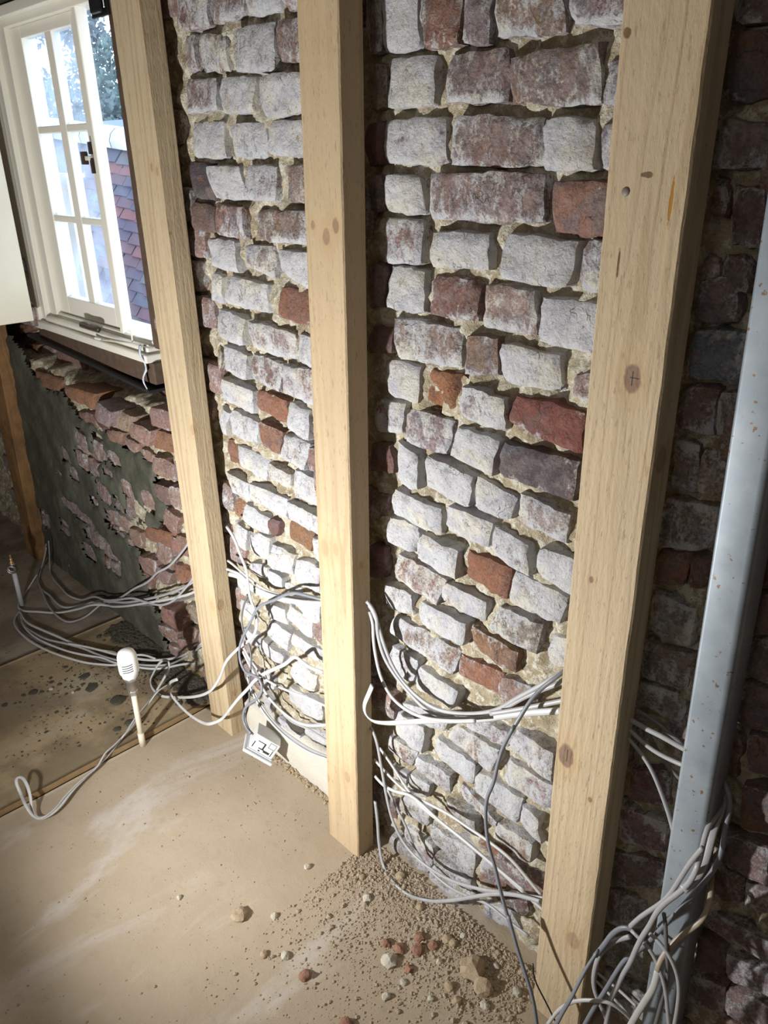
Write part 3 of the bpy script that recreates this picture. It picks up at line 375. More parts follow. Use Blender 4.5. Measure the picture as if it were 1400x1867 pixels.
def place(o, loc):
    """move a top-level mesh object's origin to loc without moving its vertices"""
    loc = Vector(loc); o.data.transform(Matrix.Translation(-loc)); o.location = loc; return o
def bm_box(bm, lo, hi, bevel=0.0):
    g = bmesh.ops.create_cube(bm, size=1.0)
    vs = g['verts']
    c = [(a + b) / 2 for a, b in zip(lo, hi)]; s = [abs(b - a) for a, b in zip(lo, hi)]
    for v in vs: v.co = Vector((v.co.x * s[0] + c[0], v.co.y * s[1] + c[1], v.co.z * s[2] + c[2]))
    if bevel > 0:
        es = list({e for v in vs for e in v.link_edges})
        bmesh.ops.bevel(bm, geom=es, offset=bevel, segments=2, affect='EDGES', profile=0.5)
def box(name, lo, hi, mat, parent=None, bevel=0.0):
    bm = bmesh.new(); bm_box(bm, lo, hi, bevel); return from_bm(name, bm, mat, parent)
def lathe(name, prof, mat, parent=None, loc=(0, 0, 0), seg=24, smooth=True, axis=None):
    v, f = [], []
    n = len(prof)
    for i in range(seg):
        a = 2 * math.pi * i / seg
        for r, z in prof: v.append(Vector((r * math.cos(a), r * math.sin(a), z)))
    for i in range(seg):
        j = (i + 1) % seg
        for k in range(n - 1): f.append((i * n + k, j * n + k, j * n + k + 1, i * n + k + 1))
    f.append(tuple(i * n for i in range(seg))[::-1]); f.append(tuple(i * n + n - 1 for i in range(seg)))
    if axis is not None:
        q = Vector((0, 0, 1)).rotation_difference(Vector(axis)); v = [q @ a for a in v]
    v = [a + Vector(loc) for a in v]
    return link(name, mesh(name, v, f, smooth), mat, parent)
def catmull(pts, step=0.008):
    P = [Vector(p) for p in pts]
    P = [P[0] + (P[0] - P[1]) * 0.5] + P + [P[-1] + (P[-1] - P[-2]) * 0.5]
    out = []
    for i in range(1, len(P) - 2):
        p0, p1, p2, p3 = P[i - 1:i + 3]
        def tj(t, a, b): return t + max((b - a).length, 1e-5) ** 0.5
        t0 = 0.0; t1 = tj(t0, p0, p1); t2 = tj(t1, p1, p2); t3 = tj(t2, p2, p3)
        n = max(2, int((p2 - p1).length / step))
        for k in range(n):
            t = t1 + (t2 - t1) * k / n
            a1 = p0 * ((t1 - t) / (t1 - t0)) + p1 * ((t - t0) / (t1 - t0))
            a2 = p1 * ((t2 - t) / (t2 - t1)) + p2 * ((t - t1) / (t2 - t1))
            a3 = p2 * ((t3 - t) / (t3 - t2)) + p3 * ((t - t2) / (t3 - t2))
            b1 = a1 * ((t2 - t) / (t2 - t0)) + a2 * ((t - t0) / (t2 - t0))
            b2 = a2 * ((t3 - t) / (t3 - t1)) + a3 * ((t - t1) / (t3 - t1))
            out.append(b1 * ((t2 - t) / (t2 - t1)) + b2 * ((t - t1) / (t2 - t1)))
    out.append(P[-2]); return out
def tube(name, pts, a, b, mat, parent=None, seg=10, flat=Vector((0, -1, 0.35))):
    """cable with an oval section: a = half width, b = half thickness, thin side facing 'flat'"""
    C = catmull(pts); v, f = [], []
    for _ in range(2): C = [C[0]] + [(C[i - 1] + C[i] * 2 + C[i + 1]) / 4 for i in range(1, len(C) - 1)] + [C[-1]]
    nrm = None
    for i, p in enumerate(C):
        t = (C[min(i + 1, len(C) - 1)] - C[max(i - 1, 0)]).normalized()
        want = flat - t * flat.dot(t)
        if nrm is None: nrm = want.normalized()
        else:
            nrm = (nrm - t * nrm.dot(t)).normalized()
            if want.length > 0.3: nrm = nrm.lerp(want.normalized(), 0.06).normalized()
        s = t.cross(nrm)
        for k in range(seg):
            q = 2 * math.pi * k / seg
            v.append(p + s * (a * math.cos(q)) + nrm * (b * math.sin(q)))
    n = len(C)
    for i in range(n - 1):
        for k in range(seg):
            l = (k + 1) % seg
            f.append((i * seg + k, i * seg + l, (i + 1) * seg + l, (i + 1) * seg + k))
    f.append(tuple(range(seg))[::-1]); f.append(tuple((n - 1) * seg + k for k in range(seg)))
    return link(name, mesh(name, v, f, True), mat, parent)
def fbm(p, o=3): return noise.fractal(Vector(p), 0.9, 2.1, o)
def n1(x, y, z): return noise.noise(Vector((x, y, z)))

# ---------------------------------------------------------------- materials
class NT:
    def __init__(s, name):
        s.m = bpy.data.materials.new(name); s.m.use_nodes = True
        s.t = s.m.node_tree; s.b = s.t.nodes['Principled BSDF']
    def n(s, kind, **kw):
        x = s.t.nodes.new('ShaderNode' + kind)
        for k, v in kw.items(): setattr(x, k, v)
        return x
    def l(s, a, b): s.t.links.new(a, b)
    def val(s, sock, v):
        if hasattr(v, 'links') or isinstance(v, bpy.types.NodeSocket): s.l(v, sock)
        else: sock.default_value = v
    def math(s, op, a, b=0.0, c=0.0, clamp=False):
        x = s.n('Math', operation=op, use_clamp=clamp)
        s.val(x.inputs[0], a); s.val(x.inputs[1], b); s.val(x.inputs[2], c); return x.outputs[0]
    def vmath(s, op, a, b):
        x = s.n('VectorMath', operation=op); s.val(x.inputs[0], a); s.val(x.inputs[1], b); return x
    def noise(s, co, scale, detail=4, rough=0.55, dist=0.0):
        x = s.n('TexNoise'); s.val(x.inputs['Vector'], co); s.val(x.inputs['Scale'], scale)
        x.inputs['Detail'].default_value = detail; x.inputs['Roughness'].default_value = rough; x.inputs['Distortion'].default_value = dist
        return x.outputs['Fac']
    def ramp(s, f, lo, hi):
        x = s.n('MapRange', interpolation_type='SMOOTHSTEP'); s.val(x.inputs[0], f)
        s.val(x.inputs[1], lo); s.val(x.inputs[2], hi); return x.outputs[0]
    def mix(s, f, a, b, mode='MIX'):
        x = s.n('Mix', data_type='RGBA', blend_type=mode); s.val(x.inputs[0], f)
        for sock, v in ((x.inputs[6], a), (x.inputs[7], b)):
            if isinstance(v, tuple): sock.default_value = (v[0], v[1], v[2], 1)
            else: s.l(v, sock)
        return x.outputs[2]
    def bump(s, h, strength, dist, prev=None):
        x = s.n('Bump'); s.val(x.inputs['Height'], h); x.inputs['Strength'].default_value = strength; x.inputs['Distance'].default_value = dist
        if prev: s.l(prev, x.inputs['Normal'])
        return x.outputs[0]
    def out(s, col, rough=0.8, normal=None, **kw):
        if isinstance(col, tuple): s.b.inputs['Base Color'].default_value = (*col, 1)
        else: s.l(col, s.b.inputs['Base Color'])
        s.val(s.b.inputs['Roughness'], rough)
        if normal: s.l(normal, s.b.inputs['Normal'])
        for k, v in kw.items(): s.val(s.b.inputs[k], v)
        return s.m
def pos(t): return t.n('NewGeometry').outputs['Position']
def obj_co(t): return t.n('TexCoord').outputs['Object']
def plain(name, c, rough=0.6, var=0.12, scale=30, bump=0.0, **kw):
    t = NT(name); p = obj_co(t)
    f = t.noise(p, scale, 4)
    col = t.mix(f, tuple(x * (1 - var) for x in c), tuple(min(1, x * (1 + var)) for x in c))
    nb = t.bump(f, 0.5, bump) if bump else None
    return t.out(col, rough, nb, **kw)

def make_brick_mat():
    t = NT('old_brick'); p = pos(t)
    info = t.n('ObjectInfo'); base = info.outputs['Color']; w = info.outputs['Alpha']; rnd = info.outputs['Random']
    off = t.n('CombineXYZ'); t.l(t.math('MULTIPLY', rnd, 9.0), off.inputs[1])
    q = t.vmath('ADD', p, off.outputs[0]).outputs[0]
    big = t.noise(q, 20, 3); mid = t.noise(q, 62, 6, 0.68, 0.4); fine = t.noise(q, 210, 6, 0.72)
    # clay, mottled with orange and burnt patches
    pa = t.noise(q, 13, 3, 0.6, 0.5); pb = t.noise(t.vmath('ADD', q, (3.1, 1.7, 5.3)).outputs[0], 17, 4, 0.6, 0.6)
    plainb = t.math('SUBTRACT', 1.0, t.math('MULTIPLY', info.outputs['Object Index'], 0.8))
    clay = t.mix(t.math('MULTIPLY', t.math('MULTIPLY', t.ramp(pa, 0.47, 0.58), 0.75), plainb), base, (0.205, 0.165, 0.165))
    clay = t.mix(t.math('MULTIPLY', t.math('MULTIPLY', t.ramp(pb, 0.56, 0.66), 0.7), plainb), clay, (0.15, 0.155, 0.19))
    clay = t.mix(t.math('MULTIPLY', t.ramp(pb, 0.44, 0.34), 0.6), clay, (0.31, 0.135, 0.06))
    clay = t.mix(t.math('MULTIPLY', t.ramp(t.noise(q, 34, 4), 0.55, 0.66), 0.8), clay, t.mix(0.5, base, (0.10, 0.08, 0.09)))
    clay = t.mix(t.math('MULTIPLY', t.ramp(fine, 0.58, 0.36), 0.55), clay, (0.055, 0.038, 0.034))
    # lime wash left on it: more where w is high, scraped away in ragged speckle and streaks
    th = t.math('SUBTRACT', 0.83, t.math('MULTIPLY', w, 0.66))
    streak = t.n('Mapping'); streak.inputs['Scale'].default_value = (1.0, 1.0, 0.5); t.l(q, streak.inputs[0])
    wn = t.math('ADD', t.math('MULTIPLY', t.noise(streak.outputs[0], 40, 7, 0.74, 0.8), 0.75), t.math('MULTIPLY', big, 0.25))
    wn = t.math('ADD', wn, t.math('MULTIPLY', t.math('SUBTRACT', fine, 0.5), 0.45))
    ed = t.n('Attribute'); ed.attribute_name = 'edge'
    wn = t.math('ADD', wn, t.math('MULTIPLY', ed.outputs['Fac'], t.math('MULTIPLY', t.ramp(pa, 0.35, 0.6), 0.17)))
    m = t.ramp(wn, t.math('SUBTRACT', th, 0.085), t.math('ADD', th, 0.085))
    lime = t.mix(t.ramp(t.noise(q, 15, 3), 0.46, 0.66), (0.56, 0.58, 0.615), (0.62, 0.605, 0.535))
    lime = t.mix(t.ramp(t.noise(q, 27, 3), 0.50, 0.64), lime, (0.49, 0.495, 0.55))
    lime = t.mix(t.math('MULTIPLY', t.ramp(mid, 0.54, 0.70), 0.5), lime, (0.74, 0.745, 0.74))
    col = t.mix(m, clay, lime)
    col = t.mix(t.math('MULTIPLY', t.ramp(mid, 0.40, 0.62), t.math('MULTIPLY', w, 0.55)), col, (0.56, 0.53, 0.54))
    # pits and hairline cracks
    pit = t.ramp(t.noise(q, 105, 6, 0.76), 0.61, 0.68)
    vo = t.n('TexVoronoi', feature='DISTANCE_TO_EDGE'); vo.inputs['Scale'].default_value = 26
    wv = t.n('TexNoise'); wv.inputs['Scale'].default_value = 45; t.l(q, wv.inputs['Vector'])
    t.l(t.vmath('ADD', q, t.vmath('MULTIPLY', wv.outputs['Color'], (0.045, 0.045, 0.045)).outputs[0]).outputs[0], vo.inputs['Vector'])
    crack = t.math('MULTIPLY', t.ramp(vo.outputs['Distance'], 0.026, 0.004), t.ramp(t.noise(q, 18, 2), 0.57, 0.66))
    dark = t.math('MAXIMUM', t.math('MULTIPLY', pit, 0.75), t.math('MULTIPLY', crack, 0.6))
    col = t.mix(dark, col, (0.075, 0.055, 0.045))
    grain = t.noise(q, 480, 4, 0.7)
    col = t.mix(t.math('MULTIPLY', t.ramp(grain, 0.52, 0.68), 0.42), col, (0.16, 0.13, 0.12))
    col = t.mix(t.math('MULTIPLY', t.ramp(mid, 0.46, 0.30), 0.5), col, (0.17, 0.135, 0.125))
    n = t.bump(mid, 0.75, 0.010); n = t.bump(fine, 0.6, 0.004, n); n = t.bump(t.math('SUBTRACT', 1.0, dark), 0.7, 0.005, n)
    return t.out(col, 0.92, n)
def make_mortar_mat():
    t = NT('lime_mortar'); p = pos(t)
    a = t.noise(p, 12, 4); b = t.noise(p, 60, 6, 0.65); c = t.noise(p, 330, 4, 0.7)
    col = t.mix(t.ramp(a, 0.38, 0.62), (0.42, 0.345, 0.225), (0.58, 0.51, 0.37))
    col = t.mix(t.ramp(b, 0.47, 0.60), col, (0.74, 0.71, 0.60))
    col = t.mix(t.ramp(c, 0.56, 0.68), col, (0.25, 0.195, 0.12))
    n = t.bump(b, 0.9, 0.014); n = t.bump(c, 0.7, 0.004, n)
    return t.out(col, 0.95, n)
def make_timber(name, knots, tone=(0.60, 0.44, 0.255), late=(0.50, 0.34, 0.18), seed=0.0, freq=150, dirty=0.0, resin=()):
    t = NT(name); p = obj_co(t)
    sx = t.n('SeparateXYZ'); t.l(p, sx.inputs[0])
    st = t.n('Mapping'); st.inputs['Scale'].default_value = (1.0, 1.0, 0.05); st.inputs['Location'].default_value = (seed, seed * .7, seed); t.l(p, st.inputs[0])
    g = t.math('ADD', t.math('ADD', sx.outputs[0], t.math('MULTIPLY', sx.outputs[1], 0.6)), t.math('MULTIPLY', t.noise(st.outputs[0], 16, 3), 0.16))
    kmask = None; ring = None
    for kn in knots:
        kx, ky, kz, r = kn[:4]; ks = kn[4] if len(kn) > 4 else 0.9
        d = t.vmath('SUBTRACT', p, (kx, ky, kz)).outputs[0]
        d = t.vmath('MULTIPLY', d, (1.0, 1.0, 0.62)).outputs[0]
        L = t.n('VectorMath', operation='LENGTH'); t.l(d, L.inputs[0]); L = L.outputs['Value']
        L = t.math('ADD', L, t.math('MULTIPLY', t.math('SUBTRACT', t.noise(p, 90, 2), 0.5), r * 0.35))
        k = t.math('MULTIPLY', t.math('SUBTRACT', 1.0, t.ramp(L, r * 0.78, r * 1.1)), ks)
        kmask = k if kmask is None else t.math('MAXIMUM', kmask, k)
        e = t.math('MULTIPLY', t.math('POWER', 2.718, t.math('MULTIPLY', L, -1.0 / (r * 1.6))), r * 1.5)
        g = t.math('ADD', g, e)
        rr = t.math('SUBTRACT', 1.0, t.ramp(L, r * 0.9, r * 3.0)); ring = rr if ring is None else t.math('MAXIMUM', ring, rr)
    w = t.math('SINE', t.math('MULTIPLY', g, freq * 2.0))
    w = t.ramp(w, -0.3, 1.0)
    fib = t.n('Mapping'); fib.inputs['Scale'].default_value = (1, 1, 0.03); t.l(p, fib.inputs[0])
    fibre = t.noise(fib.outputs[0], 420, 3); blotch = t.noise(p, 7, 3)
    saw = t.n('Mapping'); saw.inputs['Rotation'].default_value = (0, 0.75, 0); saw.inputs['Scale'].default_value = (1, 1, 0.25); t.l(p, saw.inputs[0])
    furry = t.noise(saw.outputs[0], 230, 4, 0.7)
    late_amt = t.math('MULTIPLY', w, t.ramp(t.noise(st.outputs[0], 9, 2), 0.38, 0.62))
    col = t.mix(t.math('MULTIPLY', late_amt, 0.9), tone, late)
    col = t.mix(t.math('MULTIPLY', t.ramp(blotch, 0.4, 0.7), 0.35), col, tuple(min(1, c * 1.18) for c in tone))
    col = t.mix(t.math('MULTIPLY', t.ramp(fibre, 0.55, 0.75), 0.25), col, late)
    dash = t.n('Mapping'); dash.inputs['Scale'].default_value = (1, 1, 0.16); t.l(p, dash.inputs[0])
    speck = t.math('MAXIMUM', t.ramp(t.noise(saw.outputs[0], 170, 4, 0.65), 0.61, 0.68), t.ramp(t.noise(dash.outputs[0], 300, 3, 0.6), 0.63, 0.70))
    col = t.mix(t.math('MULTIPLY', speck, 0.42), col, (0.17, 0.105, 0.05))
    if ring is not None:
        col = t.mix(t.math('MULTIPLY', ring, 0.30), col, (0.47, 0.29, 0.12))
        kc = t.mix(t.noise(p, 140, 3), (0.16, 0.095, 0.06), (0.27, 0.17, 0.115))
        col = t.mix(kmask, col, kc)
    for (kx, ky, kz, hw, hh, c) in resin:
        d = t.vmath('SUBTRACT', p, (kx, ky, kz)).outputs[0]
        d = t.vmath('MULTIPLY', d, (1 / hw, 0.0, 1 / hh)).outputs[0]
        L = t.n('VectorMath', operation='LENGTH'); t.l(d, L.inputs[0])
        L = t.math('ADD', L.outputs['Value'], t.math('MULTIPLY', t.math('SUBTRACT', t.noise(p, 130, 3), 0.5), 0.9))
        col = t.mix(t.math('SUBTRACT', 1.0, t.ramp(L, 0.75, 1.0)), col, c)
    if dirty:
        col = t.mix(t.math('MULTIPLY', t.ramp(t.noise(p, 11, 5, 0.7), 0.35, 0.7), dirty), col, (0.10, 0.06, 0.03))
    n = t.bump(w, 0.2, 0.003); n = t.bump(furry, 0.45, 0.003, n); n = t.bump(fibre, 0.2, 0.001, n)
    return t.out(col, 0.78, n)
def make_floor_mat(name, c1, c2, wear, grime=0.0):
    t = NT(name); p = pos(t)
    a = t.noise(p, 3.5, 5, 0.6); b = t.noise(p, 28, 6, 0.65); c = t.noise(p, 300, 4, 0.7)
    col = t.mix(t.ramp(a, 0.32, 0.68), c1, c2)
    mp = t.n('Mapping'); mp.inputs['Rotation'].default_value = (0, 0, 0.9); mp.inputs['Scale'].default_value = (1, 0.28, 1); t.l(p, mp.inputs[0])
    scuff = t.ramp(t.noise(mp.outputs[0], 5.5, 5, 0.62, 0.5), 0.53, 0.68)
    col = t.mix(t.math('MULTIPLY', scuff, 0.6), col, wear)
    col = t.mix(t.math('MULTIPLY', t.ramp(b, 0.52, 0.76), 0.4), col, tuple(x * 0.72 for x in c1))
    if grime:
        g = t.math('MULTIPLY', t.ramp(t.noise(p, 5.5, 5, 0.62), 0.40, 0.62), grime)
        col = t.mix(g, col, (0.13, 0.10, 0.06))
        col = t.mix(t.math('MULTIPLY', t.ramp(t.noise(p, 75, 4, 0.6), 0.60, 0.70), t.ramp(t.noise(p, 6, 2), 0.42, 0.6)), col, (0.07, 0.055, 0.04))
    col = t.mix(t.math('MULTIPLY', t.ramp(c, 0.62, 0.75), 0.45), col, (0.24, 0.17, 0.11))
    n = t.bump(b, 0.35, 0.004); n = t.bump(c, 0.45, 0.0015, n)
    return t.out(col, 0.88, n)

M = {}
M['brick'] = make_brick_mat()
M['mortar'] = make_mortar_mat()
M['floor_dust'] = make_floor_mat('dusty_floor_sheet', (0.41, 0.335, 0.245), (0.47, 0.39, 0.29), (0.60, 0.57, 0.545))
M['floor_mid'] = make_floor_mat('stained_floor_sheet', (0.40, 0.315, 0.19), (0.46, 0.36, 0.23), (0.46, 0.41, 0.32), 0.6)
M['floor_far'] = make_floor_mat('grey_floor_sheet', (0.36, 0.31, 0.25), (0.41, 0.35, 0.28), (0.44, 0.40, 0.35), 0.6)
M['sheet_edge'] = plain('sheet_edge_wood', (0.30, 0.20, 0.10), 0.8, 0.35, 60)
M['white_paint'] = plain('cream_gloss_paint', (0.85, 0.815, 0.67), 0.35, 0.05, 14)
M['frame_paint'] = plain('white_window_paint', (0.87, 0.85, 0.76), 0.38, 0.05, 12)
M['sill_wood'] = plain('bare_brown_sill_wood', (0.10, 0.065, 0.045), 0.75, 0.5, 40, 0.003)
M['dpc'] = plain('black_plastic_strip', (0.03, 0.03, 0.034), 0.35, 0.2)
M['black'] = plain('black_metal', (0.012, 0.012, 0.013), 0.4, 0.3)
M['foam'] = plain('old_orange_foam', (0.55, 0.34, 0.07), 0.9, 0.4, 90, 0.004)
M['rag'] = plain('torn_pale_plastic', (0.62, 0.68, 0.78), 0.4, 0.1)
M['latch'] = plain('dark_bronze_latch', (0.06, 0.04, 0.035), 0.35, 0.2)
M['steel'] = None
def make_steel():
    t = NT('galvanised_steel'); p = obj_co(t)
    a = t.noise(p, 9, 5, 0.6); col = t.mix(t.ramp(a, 0.35, 0.68), (0.25, 0.295, 0.34), (0.345, 0.39, 0.43))
    col = t.mix(t.math('MULTIPLY', t.ramp(t.noise(p, 26, 5, 0.7), 0.52, 0.75), 0.35), col, (0.18, 0.215, 0.25))
    sp = t.ramp(t.noise(p, 115, 3, 0.55), 0.655, 0.70)
    col = t.mix(sp, col, t.mix(t.noise(p, 30, 2), (0.10, 0.05, 0.03), (0.33, 0.20, 0.11)))
    n = t.bump(a, 0.12, 0.003)
    return t.out(col, 0.48, n, **{'Metallic': 0.25})
M['steel'] = make_steel()
for k, c in dict(grey=(0.37, 0.375, 0.39), white=(0.52, 0.525, 0.53), dark=(0.15, 0.15, 0.155), blue=(0.20, 0.215, 0.25), pale=(0.50, 0.50, 0.485), brown=(0.42, 0.35, 0.27), black=(0.03, 0.025, 0.025)).items():
    M['cable_' + k] = plain('pvc_' + k, c, 0.42, 0.16, 55)
M['pipe'] = plain('cream_plastic_pipe', (0.72, 0.69, 0.56), 0.4, 0.05)
M['pipe_white'] = plain('white_plastic_pipe', (0.60, 0.60, 0.64), 0.4, 0.08)
M['valve_white'] = plain('white_moulded_plastic', (0.80, 0.82, 0.84), 0.35, 0.03)
M['chrome'] = plain('dull_chrome', (0.50, 0.48, 0.46), 0.3, 0.2, 60, 0.001, Metallic=0.85)
M['nail'] = plain('dull_nail_steel', (0.20, 0.17, 0.15), 0.55, 0.2)
M['brass'] = plain('brass', (0.55, 0.40, 0.17), 0.35, 0.2, Metallic=0.8)
M['slot'] = plain('dark_slot', (0.03, 0.03, 0.03), 0.7, 0.1)
M['render'] = None
def make_render_mat():
    t = NT('wet_dark_render'); p = pos(t)
    a = t.noise(p, 8, 5, 0.6); b = t.noise(p, 70, 6, 0.7)
    col = t.mix(t.ramp(a, 0.35, 0.7), (0.060, 0.064, 0.048), (0.112, 0.114, 0.088))
    col = t.mix(t.math('MULTIPLY', t.ramp(b, 0.6, 0.75), 0.8), col, (0.022, 0.022, 0.016))
    n = t.bump(a, 0.4, 0.02); n = t.bump(b, 0.6, 0.006, n)
    return t.out(col, 0.62, n)
M['render'] = make_render_mat()
def make_rubble(name, c1, c2):
    t = NT(name); p = pos(t)
    rnd = t.n('ObjectInfo').outputs['Random']
    col = t.mix(t.noise(p, 70, 5, 0.65), c1, c2)
    n = t.bump(t.noise(p, 160, 5, 0.7), 0.7, 0.004)
    return t.out(col, 0.95, n)
M['lump'] = make_rubble('lime_rubble', (0.48, 0.43, 0.34), (0.64, 0.61, 0.53))
M['tan_lump'] = make_rubble('sandy_rubble', (0.38, 0.285, 0.18), (0.50, 0.41, 0.285))
M['red_lump'] = make_rubble('brick_rubble', (0.26, 0.125, 0.08), (0.38, 0.225, 0.155))
M['grit'] = make_rubble('grit', (0.37, 0.29, 0.205), (0.54, 0.45, 0.34))
M['mud'] = make_rubble('drying_mortar_blobs', (0.055, 0.050, 0.036), (0.11, 0.10, 0.075))
M['plinth'] = make_rubble('plinth_plaster', (0.56, 0.53, 0.45), (0.66, 0.64, 0.58))
M['dark_wood'] = plain('dark_lintel_wood', (0.03, 0.022, 0.016), 0.9, 0.5, 30, 0.004)
M['room'] = plain('bare_plaster', (0.42, 0.37, 0.31), 0.9, 0.12, 5)
M['dark_wall'] = plain('dark_board', (0.05, 0.042, 0.035), 0.9, 0.2, 5)

# ---------------------------------------------------------------- setting: floor, walls, ceiling
EDGE = -1.716
def heap(x, y):
    """height of the swept-up dirt along the foot of the wall"""
    if x < -1.02: return 0.0
    d = max(0.0, 1 - abs(y + 0.02) / 0.30) if y < 0 else 1.0
    ramp = min(1.0, (x + 1.02) / 0.15)
    return 0.015 * d * d * ramp * (0.75 + 0.5 * n1(x * 6, y * 6, 3.3))
def floor_grid(name, x0, x1, y0, y1, step, z0, mat, rough, parent):
    nx = int((x1 - x0) / step) + 1; ny = int((y1 - y0) / step) + 1
    v, f = [], []
    for j in range(ny + 1):
        for i in range(nx + 1):
            x = x0 + (x1 - x0) * i / nx; y = y0 + (y1 - y0) * j / ny
            h = z0 + rough * fbm((x * 9, y * 9, z0), 4) * 0.5
            if z0 < 0.01:
                h += heap(x, y) + rough * 1.6 * max(0.0, fbm((x * 22, y * 22, 1.7), 3)) * min(1.0, max(0.0, (-0.55 - y) * 3 + 0.1))
            v.append((x, y, h))
    for j in range(ny):
        for i in range(nx):
            a = j * (nx + 1) + i; f.append((a, a + 1, a + nx + 2, a + nx + 1))
    base = len(v)
    ring = [j * (nx + 1) for j in range(ny + 1)] + [ny * (nx + 1) + i for i in range(1, nx + 1)] + [j * (nx + 1) + nx for j in range(ny - 1, -1, -1)] + [i for i in range(nx - 1, 0, -1)]
    for a in ring: v.append((v[a][0], v[a][1], v[a][2] - 0.018))
    m = len(ring)
    for k in range(m): f.append((ring[k], base + k, base + (k + 1) % m, ring[(k + 1) % m]))
    me = mesh(name, v, f, True)
    me.materials.append(mat); me.materials.append(M['sheet_edge'])
    for pidx in range(len(f) - m, len(f)):
        me.polygons[pidx].material_index = 1; me.polygons[pidx].use_smooth = False
    return link(name, me, None, parent)
floor = struct(box('floor', (-4.6, -4.2, -0.10), (2.2, 0.40, -0.026), M['sheet_edge']))
floor_grid('floor_sheet', EDGE + 0.004, 0.55, -1.75, 0.10, 0.012, 0.0, M['floor_dust'], 0.0022, floor)
floor_grid('floor_sheet', -2.343, EDGE, -1.75, 0.06, 0.014, 0.018, M['floor_mid'], 0.0025, floor)
floor_grid('floor_sheet', -4.4, -2.347, -1.75, 0.10, 0.022, 0.0165, M['floor_far'], 0.0025, floor)
box('floor_sheet', (-4.4, -4.1, -0.018), (2.1, -1.755, 0.0), M['floor_dust'], floor)
box('floor_sheet', (0.556, -1.75, -0.018), (2.1, 0.1, 0.0), M['floor_dust'], floor)

WX0, WX1, WZ0, WZ1 = -2.72, -1.885, 0.985, 1.885       # the window opening
def wall_y(x):
    return min(0.03, max(0.0, -0.03 * (x + 1.0)))
def ledge_z(x): return 0.865 + 0.02 * n1(x * 9, 0.3, 0)
def back_y(x, z):
    y = wall_y(x) + 0.021
    if x < -1.74 and z > ledge_z(x): y += 0.085 * min(1, (z - ledge_z(x)) / 0.02) * min(1.0, (-1.74 - x) / 0.03)
    return y
def wall_grid():
    step = 0.009
    xs = np.arange(-4.3, 0.62, step); zs = np.arange(-0.03, 2.28, step)
    v, f = [], []; nx = len(xs)
    for z in zs:
        for x in xs:
            rough = 0.017 * fbm((x * 22, z * 22, 5.1), 4) + 0.006 * n1(x * 75, z * 75, 2.2)
            v.append((x, back_y(x, z) - rough, z))
    for j in range(len(zs) - 1):
        for i in range(nx - 1):
            xc, zc = xs[i] + step / 2, zs[j] + step / 2
            if WX0 < xc < WX1 and WZ0 < zc < WZ1: continue
            if xc < -3.3 and (i % 1): continue
            a = j * nx + i; f.append((a, a + 1, a + nx + 1, a + nx))
    b = len(v)
    def slab(lo, hi):
        b = len(v)
        for z in (lo[2], hi[2]):
            for y in (lo[1], hi[1]):
                for x in (lo[0], hi[0]): v.append((x, y, z))
        f.extend([tuple(b + k for k in q) for q in ((0, 1, 3, 2), (4, 6, 7, 5), (0, 4, 5, 1), (2, 3, 7, 6), (0, 2, 6, 4), (1, 5, 7, 3))])
    Y0, Y1 = 0.135, 0.174
    slab((-4.4, Y0, -0.1), (WX0, Y1, 2.4)); slab((WX1, Y0, -0.1), (2.1, Y1, 2.4))
    slab((WX0, Y0, -0.1), (WX1, Y1, WZ0)); slab((WX0, Y0, WZ1), (WX1, Y1, 2.4))
    return link('wall_back', mesh('wall_back', v, f, True), M['mortar'])
wall = struct(wall_grid())

